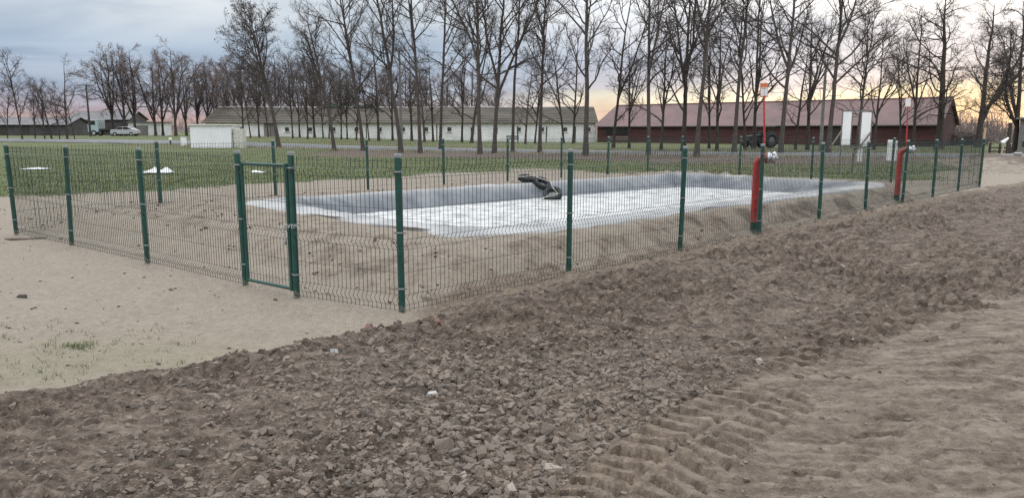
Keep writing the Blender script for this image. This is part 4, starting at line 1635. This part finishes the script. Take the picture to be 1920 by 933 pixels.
def barn(name, label, A, axis, L, Wd, ez, rz_, wallm, roofm, over=.35, ribs=60, rows=1, gable=True, amp=.04):
    """A: eave corner on the ground, axis: unit vector along the front wall, body lies behind it"""
    axis = np.array(axis)
    nrm = np.array([-axis[1], axis[0]])
    if nrm[1] < 0:
        nrm = -nrm
    r = empty(name, (A[0], A[1], 0))
    tag(r, label, 'barn')

    def P(s, d, z):
        q = axis * s + nrm * d
        return (q[0], q[1], z)
    ws = MB()
    zb = -1.0
    for (s0, d0, s1, d1) in ((0, 0, L, 0), (L, 0, L, Wd), (L, Wd, 0, Wd), (0, Wd, 0, 0)):
        ws.add([P(s0, d0, zb), P(s1, d1, zb), P(s1, d1, ez), P(s0, d0, ez)], [(0, 1, 2, 3)])
    for s0 in (0, L):
        ws.add([P(s0, 0, ez), P(s0, Wd, ez), P(s0, Wd / 2, rz_ - .05)], [(0, 1, 2)])
    ws.build('wall', wallm, r)
    sl = (rz_ - ez) / (Wd / 2)
    e = .45
    roof_sheet('roof', P(-over, -e, ez - e * sl + .04), P(L + over, -e, ez - e * sl + .04), P(L + over, Wd / 2, rz_ + .04), P(-over, Wd / 2, rz_ + .04), roofm, r, ribs, amp, rows=rows)
    roof_sheet('roof', P(-over, Wd + e, ez - e * sl + .04), P(L + over, Wd + e, ez - e * sl + .04), P(L + over, Wd / 2, rz_ + .04), P(-over, Wd / 2, rz_ + .04), roofm, r, ribs, amp, rows=rows)
    return r, P


xA, xB = at(385, 110, 2), at(1117, 110, 2)
wb, WP = barn('white_barn', 'long whitewashed barn with mossy tiled roof and small square windows', (xA, 110), (1, 0), xB - xA, 12, 3.1, 5.3, M['whitewash'], M['mossroof'], ribs=100, rows=9, amp=.03)
L = xB - xA
rcap = link('ridge', mesh_np('ridge', *[None] * 0, verts=[(0, 0, 0)] * 3, tris=[(0, 1, 2)]) if False else MB().tube([(s, 6.0 + .03 * math.sin(s), 5.37 + .05 * math.sin(s * .37)) for s in np.linspace(-.3, L + .3, 60)], .13, 8).mesh('ridge', M['ridgecap']), wb)
for i in range(17):
    s = 1.8 + i * 3.42
    if abs(s - 9.6) < 1.2 or s > L - .5:
        continue
    wz = 2.0
    wnd = MB().box((s, -.005, wz), (.62, .06, .66)).build('window', M['frame'], wb)
    MB().box((s - .13, -.045, wz), (.20, .03, .52)).box((s + .13, -.045, wz), (.20, .03, .52)).build('pane', M['glassdark'], wnd)
    MB().box((s, -.08, wz - .36), (.78, .14, .06)).build('sill', M['whitewash'], wnd)
dr = MB().box((9.6, -.02, 1.7), (1.9, .08, 2.3)).build('door', M['greydoor'], wb)
MB().box((9.6, -.07, 1.7), (.05, .03, 2.3)).build('door_gap', M['darkwood'], dr)
gd_ = MB()
for s in (17.5, 22.2):
    gd_.box((s, 6.0, 5.6), (3.0, .9, .35))
gd_.build('ridge_vent', material('green_vent_sheet', (.07, .13, .09), .7, 1, .3), wb)

rA = (at(1120, 108, 1.5), 108)
rax = np.array([.781, -.625])
rb, RPf = barn('red_barn', 'dark red barn with faded red sheet roof, seen behind the trees', rA, rax, 43.4, 11.3, 2.62, 5.45, M['redwall'], M['redroof'], ribs=90, amp=.035)
ra = math.atan2(rax[1], rax[0])


def on_red(s, out, z):
    q = RPf(s, -out, z)
    return q


for k in range(8):                                              # boarding courses stand proud of one another
    q = RPf(21.7, -.02 - .012 * (k % 2), .25 + k * .29)
    MB().box(q, (43.36, .03 + .01 * (k % 2), .27), ra).build('board', M['redwall'], rb)
op = MB().box(RPf(3.4, -.07, 1.75), (4.0, .06, 1.15), ra).build('window', M['darkwood'], rb)
MB().box(RPf(3.4, -.12, 1.75), (3.8, .03, .98), ra).build('pane', M['glassdark'], op)
MB().box(RPf(33.0, -.07, 1.25), (2.4, .06, 2.1), ra).build('door', M['darkwood'], rb)
MB().tube([RPf(s, 5.65, 5.53) for s in (-.3, 10, 20, 30, 43.7)], .11, 8).build('ridge', M['redroof'], rb)
MB().bar(RPf(0, -.42, 2.40), RPf(43.4, -.42, 2.40), .10, .10).build('gutter', M['greybar'], rb)

# grey shed at the right edge
sx0 = at(1909, 60, 1)
sh = empty('shed', (sx0, 60, zt(sx0, 60)), -.62)
tag(sh, 'grey concrete shed cut off by the right edge', 'shed')
MB().box((3.0, 2.0, 1.2), (6, 4, 3.0)).build('wall', M['concrete'], sh)
MB().box((3.0, 2.0, 2.76), (6.6, 4.6, .14)).build('roof', M['greyroof'], sh)
MB().box((.55, -.03, 1.75), (.35, .06, .30)).build('vent', M['darkwood'], sh)
MB().box((.45, -.03, .75), (.30, .06, .40)).build('hatch', M['darkwood'], sh)
MB().box((.75, -.035, 1.28), (.42, .06, .10)).build('plate', M['newwood'], sh)

# buildings and vehicles on the far left
Yl = 128
x0, x1 = at(242, Yl, 1), at(302, Yl, 1)
b1_ = empty('outbuilding', (x0, Yl, zt(x0, Yl) - .3))
tag(b1_, 'small white outbuilding with grey door behind the parked car', 'building')
MB().box(((x1 - x0) / 2, 2, 1.25), (x1 - x0, 4, 2.5)).build('wall', M['whitewash'], b1_)
MB().box(((x1 - x0) / 2, 2, 2.56), (x1 - x0 + .6, 4.6, .14)).build('roof', M['greyroof'], b1_)
MB().box(((x1 - x0) * .42, -.03, 1.0), (2.0, .06, 2.0)).build('door', M['greydoor'], b1_)
MB().box(((x1 - x0) * .14, -.03, 1.55), (.7, .06, .6)).build('window', M['glassdark'], b1_)
for nm, pa, pb, Yd, eh, rh, lb in (('long_shed', -140, 128, 125, 1.9, 3.0, 'low dark grey shed behind the trees at the far left'), ('storage_shed', 132, 243, 140, 3.0, 4.4, 'dark shed with a grey roof behind the pale truck cab')):
    xa, xb = at(pa, Yd, 1), at(pb, Yd, 1)
    s_, _P = barn(nm, lb, (xa, Yd), (1, 0), xb - xa, 7, eh + zt(xa, Yd), rh + zt(xa, Yd), M['darkwall'], M['greyroof'], ribs=30)
    s_['category'] = 'shed'
    for k in range(3):
        MB().box(((xb - xa) * (.55 + .15 * k), -.03, zt(xa, Yd) + 1.0), (1.3, .06, 1.5)).build('door', M['darkwood'], s_)


def wheel(parent, loc, R, wd, name='wheel', rimm='zinc'):
    wv_ = empty(name, loc)
    wv_.parent = parent
    MB().lathe([(R * .55, -wd / 2), (R * .92, -wd / 2), (R, -wd * .3), (R, wd * .3), (R * .92, wd / 2), (R * .55, wd / 2)], 20, axis='y', closed=True).build('tyre', M['rubber'], wv_)
    MB().lathe([(0, -wd * .35), (R * .5, -wd * .40), (R * .57, -wd * .42), (R * .57, wd * .42), (0, wd * .35)], 16, axis='y').build('rim', M[rimm], wv_)
    return wv_


def profile(mb, pts, y0, y1):
    n = len(pts)
    v = [(a, y0, b) for a, b in pts] + [(a, y1, b) for a, b in pts]
    mb.add(v, [tuple(range(n)), tuple(range(2 * n - 1, n - 1, -1))] + [(i, i + n, (i + 1) % n + n, (i + 1) % n) for i in range(n)])
    return mb


# white car
xc = at(236, 116, 1)
car = empty('car', (xc, 116, zt(xc, 116)), 0)
tag(car, 'small white hatchback parked before the white outbuilding', 'car')
profile(MB(), [(-1.95, .3), (-2.0, .75), (-1.85, .95), (-1.2, 1.0), (-.65, 1.42), (.75, 1.46), (1.45, 1.05), (1.95, .92), (2.0, .4), (1.9, .28)], -.82, .82).build('body', M['carwhite'], car, .06)
profile(MB(), [(-1.10, 1.02), (-.62, 1.38), (-.05, 1.40), (-.05, 1.02)], -.84, -.825).build('window', M['glassdark'], car)
profile(MB(), [(.05, 1.02), (.05, 1.40), (.70, 1.40), (1.25, 1.04)], -.84, -.825).build('window', M['glassdark'], car)
for sx_ in (-1.25, 1.25):
    for sy_ in (-.76, .76):
        wheel(car, (sx_, sy_, .31), .31, .2)
# truck
xt = at(183, 120, 1)
trk = empty('truck', (xt, 120, zt(xt, 120)))
tag(trk, 'pale blue truck cab with a dark flatbed behind the power pole', 'truck')
profile(MB(), [(-.9, .6), (-.9, 1.7), (-.55, 2.55), (.8, 2.6), (.8, .6)], -1.05, 1.05).build('cab', M['truck'], trk, .06)
profile(MB(), [(-.80, 1.72), (-.52, 2.38), (.35, 2.38), (.35, 1.72)], -1.07, -1.055).build('window', M['glassdark'], trk)
MB().box((3.4, 0, 1.0), (5.0, 2.1, .22)).build('flatbed', M['darkwood'], trk)
MB().box((3.4, 0, .75), (5.0, .9, .25)).build('chassis', M['tractor'], trk)
for sx_ in (0, 3.6, 4.8):
    for sy_ in (-.9, .9):
        wheel(trk, (sx_, sy_, .48), .48, .3)

# tractor by the red barn
xq = at(1428, 76, 1)
tr = empty('tractor', (xq, 76, zt(xq, 76)), math.radians(200))
tag(tr, 'dark tractor parked against the red barn wall', 'tractor')
profile(MB(), [(.2, .75), (.2, 1.35), (1.75, 1.25), (1.8, .7)], -.33, .33).build('hood', M['tractor'], tr, .04)
cbm = MB()
for a_, b_ in ((-.95, -.55), (-.95, .55), (.25, -.5), (.25, .5)):
    cbm.bar((a_, b_, 1.1), (a_ * .9, b_ * .92, 2.12), .07, .07)
cbm.build('cab_frame', M['tractor'], tr)
MB().box((-.36, 0, 2.17), (1.5, 1.25, .11)).build('cab_roof', M['greybar'], tr, .03)
MB().box((-.55, 0, 1.15), (.55, .5, .12)).box((-.8, 0, 1.4), (.1, .5, .5)).build('seat', M['darkwood'], tr)
MB().tube([(1.1, .2, 1.2), (1.1, .2, 1.95)], .035, 8).build('exhaust', M['greybar'], tr)
for sy_ in (-.72, .72):
    wheel(tr, (-.55, sy_, .76), .76, .40, rimm='greybar')
    wheel(tr, (1.45, sy_ * .85, .42), .42, .24, rimm='greybar')
    MB().tube([(-.55 + .86 * math.cos(a_), sy_, .76 + .86 * math.sin(a_)) for a_ in np.linspace(.3, 2.6, 9)], .06, 6).build('mudguard', M['tractor'], tr)

# brush heap beside the barn gable
rgb = np.random.default_rng(12)
bx_ = at(1806, 88, 1)
hp = MB()
for i in range(170):
    a_, el = rgb.uniform(0, PI), rgb.uniform(-.1, .5)
    c_ = np.array([rgb.normal(0, 1.3), rgb.normal(0, .8), abs(rgb.normal(0, .55)) + .1])
    d_ = np.array([math.cos(a_) * math.cos(el), math.sin(a_) * math.cos(el), math.sin(el)]) * rgb.uniform(.5, 1.3)
    hp.tube([c_ - d_, c_ + rgb.normal(0, .1, 3), c_ + d_], [.03, .03, .012], 4, False)
ho = hp.build('brush_heap', M['bark_dark'])
ho.location = (bx_, 88, zt(bx_, 88))
tag(ho, 'dark heap of cut branches between the barn gable and the broad tree', 'brush heap')


# ------------------------------------------------------------------ kiosk, cabinets, poles
def power_pole(px, py, topy, label, arm, mat, Yd=None):
    b = hit(px, py) if Yd is None else np.array([at(px, Yd), Yd])
    z = zt(*b)
    H = (YH - topy) * b[1] / FPX + CAMH - z
    p = empty('power_pole', (b[0], b[1], z))
    tag(p, label, 'power pole')
    MB().tube([(0, 0, -.2), (0, 0, H)], [.16, .09], 10).build('mast', mat, p)
    MB().box((0, -.12, H - .25), (arm, .1, .1)).build('crossarm', mat, p)
    for s_ in (-.42, 0.0, .42):
        MB().lathe([(.02, 0), (.05, .03), (.035, .07), (.05, .1), (.03, .15), (0, .16)], 10, (s_ * arm, -.12, H - .2)).build('insulator', M['plastic'], p)
    return p


power_pole(753, 281, 97, 'pale concrete power pole among the trees before the white barn', 1.1, M['concrete'])
power_pole(171, 252, 160, 'dark power pole with a crossarm at the far left', 2.3, M['darkwood'], 104)

pp3 = power_pole(1538, 286, 120, 'plain concrete power pole left of the two white boards', 1.1, M['concrete'])
ends = []
for px, Yd, tz in ((753, None, 97), (1538, None, 120)):
    b = hit(px, 281 if px == 753 else 286)
    ends.append(Vector((b[0], b[1], (YH - tz) * b[1] / FPX + CAMH - .1)))
ends.append(Vector((at(2300, 52), 52, 6.6)))
for i, off in enumerate((-.46, .46)):
    wr_ = MB()
    for a_, b_ in zip(ends[:-1], ends[1:]):
        pts_ = []
        for t_ in np.linspace(0, 1, 14):
            p_ = a_.lerp(b_, float(t_))
            pts_.append((p_.x + off, p_.y, p_.z - .5 * 4 * t_ * (1 - t_)))
        wr_.tube(pts_, .012, 5, False)
    tag(wr_.build('power_line', M['tractor']), ('left' if i == 0 else 'right') + '-hand cable strung between the concrete power poles', 'cable', 'cables between the power poles')

kb = hit(358, 278)
kx1 = at(434, kb[1], 1)
kz = zt(*kb)
kw_ = kx1 - kb[0]
ks = empty('kiosk', (kb[0], kb[1], kz))
tag(ks, 'white flat-roofed transformer kiosk standing on the field', 'kiosk')
MB().box((kw_ * .25 + .01, 1.2, 1.0), (kw_ * .5 - .025, 2.4, 2.2)).build('panel', M['kiosk'], ks, .01)
MB().box((kw_ * .75 - .01, 1.2, 1.0), (kw_ * .5 - .025, 2.4, 2.2)).build('panel', M['kiosk'], ks, .01)
MB().box((kw_ / 2, 1.2, 2.17), (kw_ + .3, 2.7, .14)).build('roof', M['cream'], ks, .02)
MB().box((kw_ / 2, 1.2, -.06), (kw_ + .06, 2.46, .2)).build('plinth', M['concrete'], ks)
cb = empty('meter_cabinet', (kx1 + .06, kb[1] + .3, kz))
tag(cb, 'tall cream cabinet attached to the right of the white kiosk', 'cabinet')
MB().box((.45, .5, .90), (.86, 1.0, 1.86)).build('case', M['cream'], cb, .01)
MB().box((.25, -.012, 1.37), (.48, .02, .80)).build('door', M['cream'], cb)
MB().box((.25, -.012, .50), (.48, .02, .84)).build('door', M['cream'], cb)
MB().box((.07, -.03, 1.35), (.04, .03, .14)).build('handle', M['ink'], cb)
MB().box((.07, -.03, .5), (.04, .03, .14)).build('handle', M['ink'], cb)
q = hit(345, 274)
sc_ = empty('junction_box', (q[0], q[1], zt(*q)))
tag(sc_, 'small white junction box left of the kiosk', 'cabinet')
MB().box((0, 0, .45), (.46, .35, .9)).build('case', M['kiosk'], sc_, .01)
MB().box((0, 0, .92), (.52, .41, .05)).build('lid', M['cream'], sc_)
MB().box((0, -.18, .45), (.38, .02, .7)).build('door', M['kiosk'], sc_)
q = hit(320, 271)
mk = empty('marker_post', (q[0], q[1], zt(*q)))
tag(mk, 'short dark post with a white top left of the junction box', 'post')
MB().tube([(0, 0, -.1), (0, 0, .45)], .09, 8).build('shaft', M['darkwood'], mk)
MB().box((0, 0, .58), (.26, .2, .28)).build('head', M['plastic'], mk, .02)

# old posts along the white barn
opm = MB().box((0, 0, 1.0), (.14, .14, 2.6)).add([(-.07, -.07, 2.3), (.07, -.07, 2.3), (.07, .07, 2.36), (-.07, .07, 2.36)], [(0, 1, 2, 3)]).mesh('fence_post', M['darkwood'])
for i, px in enumerate((687, 819, 867, 971, 1024, 1078)):
    o = link('fence_post', opm)
    x = at(px, 104, 1)
    o.location = (x, 104, zt(x, 104) - .1)
    o.rotation_euler = (rgb.normal(0, .02), rgb.normal(0, .02), .3)
    tag(o, f'{ORD[i]} from the left of the old dark posts before the white barn', 'post', 'old dark posts before the white barn')


def bench(px, Yd, wd, label, mat):
    x = at(px, Yd, .5)
    b = empty('bench', (x, Yd, zt(x, Yd)))
    tag(b, label, 'bench')
    for h in (.62, .88):
        MB().box((0, .22, h), (wd, .05, .16)).build('backrest_slat', mat, b)
    for y_ in (-.15, .05):
        MB().box((0, y_, .42), (wd, .17, .05)).build('seat_slat', mat, b)
    for s_ in (-1, 1):
        MB().box((s_ * (wd / 2 - .12), .27, .48), (.08, .06, .98)).build('leg', mat, b)
        MB().box((s_ * (wd / 2 - .12), -.18, .19), (.08, .07, .40)).build('leg', mat, b)


bench(961, 97, 1.65, 'dark wooden bench before the white barn wall', M['darkwood'])
bench(1160, 95, 2.7, 'wide weathered bench before the red barn window', M['wood'])

# two white boards in a steel frame, propped with timber
Yb = 30.5
bxl, bxr = at(1577, Yb, 1.5), at(1631, Yb, 1.5)
zb0 = zt(bxl, Yb)
bw = bxr - bxl
bs = empty('board_stand', (bxl, Yb, 0), -.04)
tag(bs, 'two tall white boards in a grey steel frame with timber props', 'board')
zt_b, zb_b = CAMH + (YH - 209) * Yb / FPX, CAMH + (YH - 273) * Yb / FPX
MB().bar((-.03, 0, zt_b), (bw + .03, 0, zt_b), .05, .05).build('rail', M['greybar'], bs)
MB().bar((0, 0, zb_b - .03), (bw, 0, zb_b - .05), .04, .04).build('rail', M['greybar'], bs)
for s_ in (0, .33, .64, 1.0):
    MB().bar((bw * s_, 0, zb_b - (.0 if s_ in (.33, .64) else .03)), (bw * s_, 0, zt_b - .026), .04, .04).build('upright', M['greybar'], bs)
MB().box((bw * .165, -.005, (zt_b + zb_b) / 2), (bw * .29, .02, zt_b - zb_b - .05)).build('panel', M['board'], bs, .003)
MB().box((bw * .82, -.005, (zt_b + zb_b) / 2 - .04), (bw * .32, .02, zt_b - zb_b - .05)).build('panel', M['board'], bs, .003)
for s_ in (.66, .76):
    MB().box((bw * s_, .06, zb_b - .33), (.075, .02, .62)).build('slat', M['board'], bs)
MB().bar((bw * .98, -.06, zb_b + .55), (bw * .28, -.55, zb_b - .35), .05, .05).build('prop', M['wood'], bs)
MB().bar((-.02, -.06, zb_b + .6), (-.62, -.5, zb_b - .1), .05, .05).build('prop', M['wood'], bs)
MB().tube([(bw * .36, -.3, -.3), (bw * .36, -.3, zb_b - .25)], .045, 8).build('stake', M['wood'], bs)
MB().tube([(bw * .02, -.02, -.3), (bw * .02, .02, zb_b)], .03, 8).build('stake', M['greybar'], bs)
MB().tube([(bw * .97, .02, -.3), (bw * .97, .02, zb_b)], .03, 8).build('stake', M['greybar'], bs)
# small white board tied to a dark stake
Ys = 26.5
xs_ = at(1672, Ys, .9)
wbd = empty('notice_board', (xs_, Ys, zt(xs_, Ys)))
tag(wbd, 'blank white board on a dark stake left of the farther red pipe', 'board')
MB().box((-.09, 0, 1.08), (.17, .02, .74)).box((.125, .0, 1.06), (.10, .02, .70)).build('panel', M['board'], wbd, .003)
MB().bar((.02, -.03, -.2), (.05, -.03, 1.52), .05, .05).build('stake', M['darkwood'], wbd)

# stakes, bag, bucket, rails on the right
xk = at(1840, 24.2, 1)
o = MB().bar((0, 0, -.2), (.05, 0, 1.86), .05, .05).build('wooden_stake', M['newwood'])
o.location = (xk, 24.2, zt(xk, 24.2))
tag(o, 'pale wooden stake beside the last fence post on the right', 'stake')
xk = at(1876, 41, 1)
o = MB().bar((0, 0, -.2), (.22, 0, 1.12), .055, .055).build('wooden_stake', M['newwood'])
o.location = (xk, 41, gz(xk, 41))
tag(o, 'leaning wooden stake carrying a white bag by the soil heap', 'stake')
zk = gz(xk, 41)
rb_ = np.random.default_rng(31)
v, f = stone_mesh('b', 31, None, 2)
v = v * np.array([.24, .12, .15]) * (1 + .18 * rb_.normal(size=(len(v), 1)))
bgo = link('bag', mesh_np('bag', v, tris=f, mat=M['plastic']))
bgo.location = (xk + .24, 41, zk + 1.15)
bgo.rotation_euler = (0, -.5, 0)
tag(bgo, 'crumpled white bag stuck on the leaning stake', 'bag')
xk = at(1908, 46, .3)
bk = empty('bucket', (xk, 46, gz(xk, 46)))
tag(bk, 'white plastic bucket on the ground before the grey shed', 'bucket')
MB().lathe([(0, 0), (.17, .0), (.20, .40), (.215, .40), (.215, .44), (.19, .44), (.16, .02)], 18).build('pail', M['plastic'], bk)
MB().tube([(.21 * math.cos(a_), -.04, .42 + .12 * math.sin(a_)) for a_ in np.linspace(0, PI, 9)], .006, 6).build('handle', M['zinc'], bk)
xk = at(1856, 56, .5)
rf = empty('rail_fence', (xk, 56, zt(xk, 56)))
tag(rf, 'low dark rail fence near the grey shed on the right', 'fence')
for s_ in (0, .75, 1.5):
    MB().box((s_, 0, .3), (.12, .12, 1.0)).build('post', M['darkwood'], rf)
for h in (.25, .52):
    MB().box((.75, -.07, h), (1.7, .04, .09)).build('rail', M['darkwood'], rf)
xk = at(1891, 55, 1)
o = MB().box((0, 0, 1.1), (.18, .18, 2.4)).box((0, 0, 2.33), (.22, .22, .06)).build('gate_post', M['darkwood'])
o.location = (xk, 55, zt(xk, 55))
tag(o, 'thick dark post at the end of the low rail fence', 'post')

# white plastic sheets on the grass, plank, clump
for px, py, wd, hh, lb in ((68, 319, 1.0, .09, 'thin white plastic sheet on the grass, nearest the left edge'), (296, 326, 1.15, .20, 'rumpled white plastic sheet on the grass behind a fence post'), (482, 325, .62, .06, 'small white plastic strip on the grass behind the gate')):
    b = hit(px, py)
    n_ = 14
    gxx, gyy = np.meshgrid(np.linspace(-.5, .5, n_), np.linspace(-.5, .5, n_), indexing='ij')
    V = np.stack([gxx * wd * (1 + .15 * noise(gyy * 3, gxx * 2, px)), gyy * wd * .8, .02 + hh * np.maximum(0, .35 + noise(gxx * 3 + px, gyy * 3, 5)) * (1 - (2 * np.abs(gxx)) ** 2) * (1 - (2 * np.abs(gyy)) ** 2) * 1.6], -1).reshape(-1, 3)
    i_ = np.arange(n_ * n_).reshape(n_, n_)
    o = link('plastic_sheet', mesh_np('plastic_sheet', V, quads=np.stack([i_[:-1, :-1], i_[1:, :-1], i_[1:, 1:], i_[:-1, 1:]], -1).reshape(-1, 4), mat=M['plastic'], smooth=True))
    sm_ = o.modifiers.new('thick', 'SOLIDIFY')
    sm_.thickness = .006
    o.location = (b[0], b[1], gz(*b) + .03)
    tag(o, lb, 'plastic sheet', 'white plastic sheets on the grass')
b = flat(52, 447)
o = MB().box((0, 0, .012), (.66, .09, .03)).box((.18, .01, .032), (.20, .07, .012)).build('plank', M['wood'], None, .004)
o.location = (b[0], b[1], gz(*b))
o.rotation_euler = (0, .02, .16)
tag(o, 'short weathered plank lying at the foot of the leftmost fence post', 'plank')
v, f = stone_mesh('c', 77, None, 2)
rc_ = np.random.default_rng(8)
v = v * np.array([.045, .03, .03]) * (1 + .22 * rc_.normal(size=(len(v), 1)))
b = flat(41, 554)
o = link('dirt_clump', mesh_np('dirt_clump', v, tris=f, mat=M['darkwood']))
o.location = (b[0], b[1], gz(*b) + .012)
tag(o, 'small dark clump lying on the bare sand at the left', 'clump')
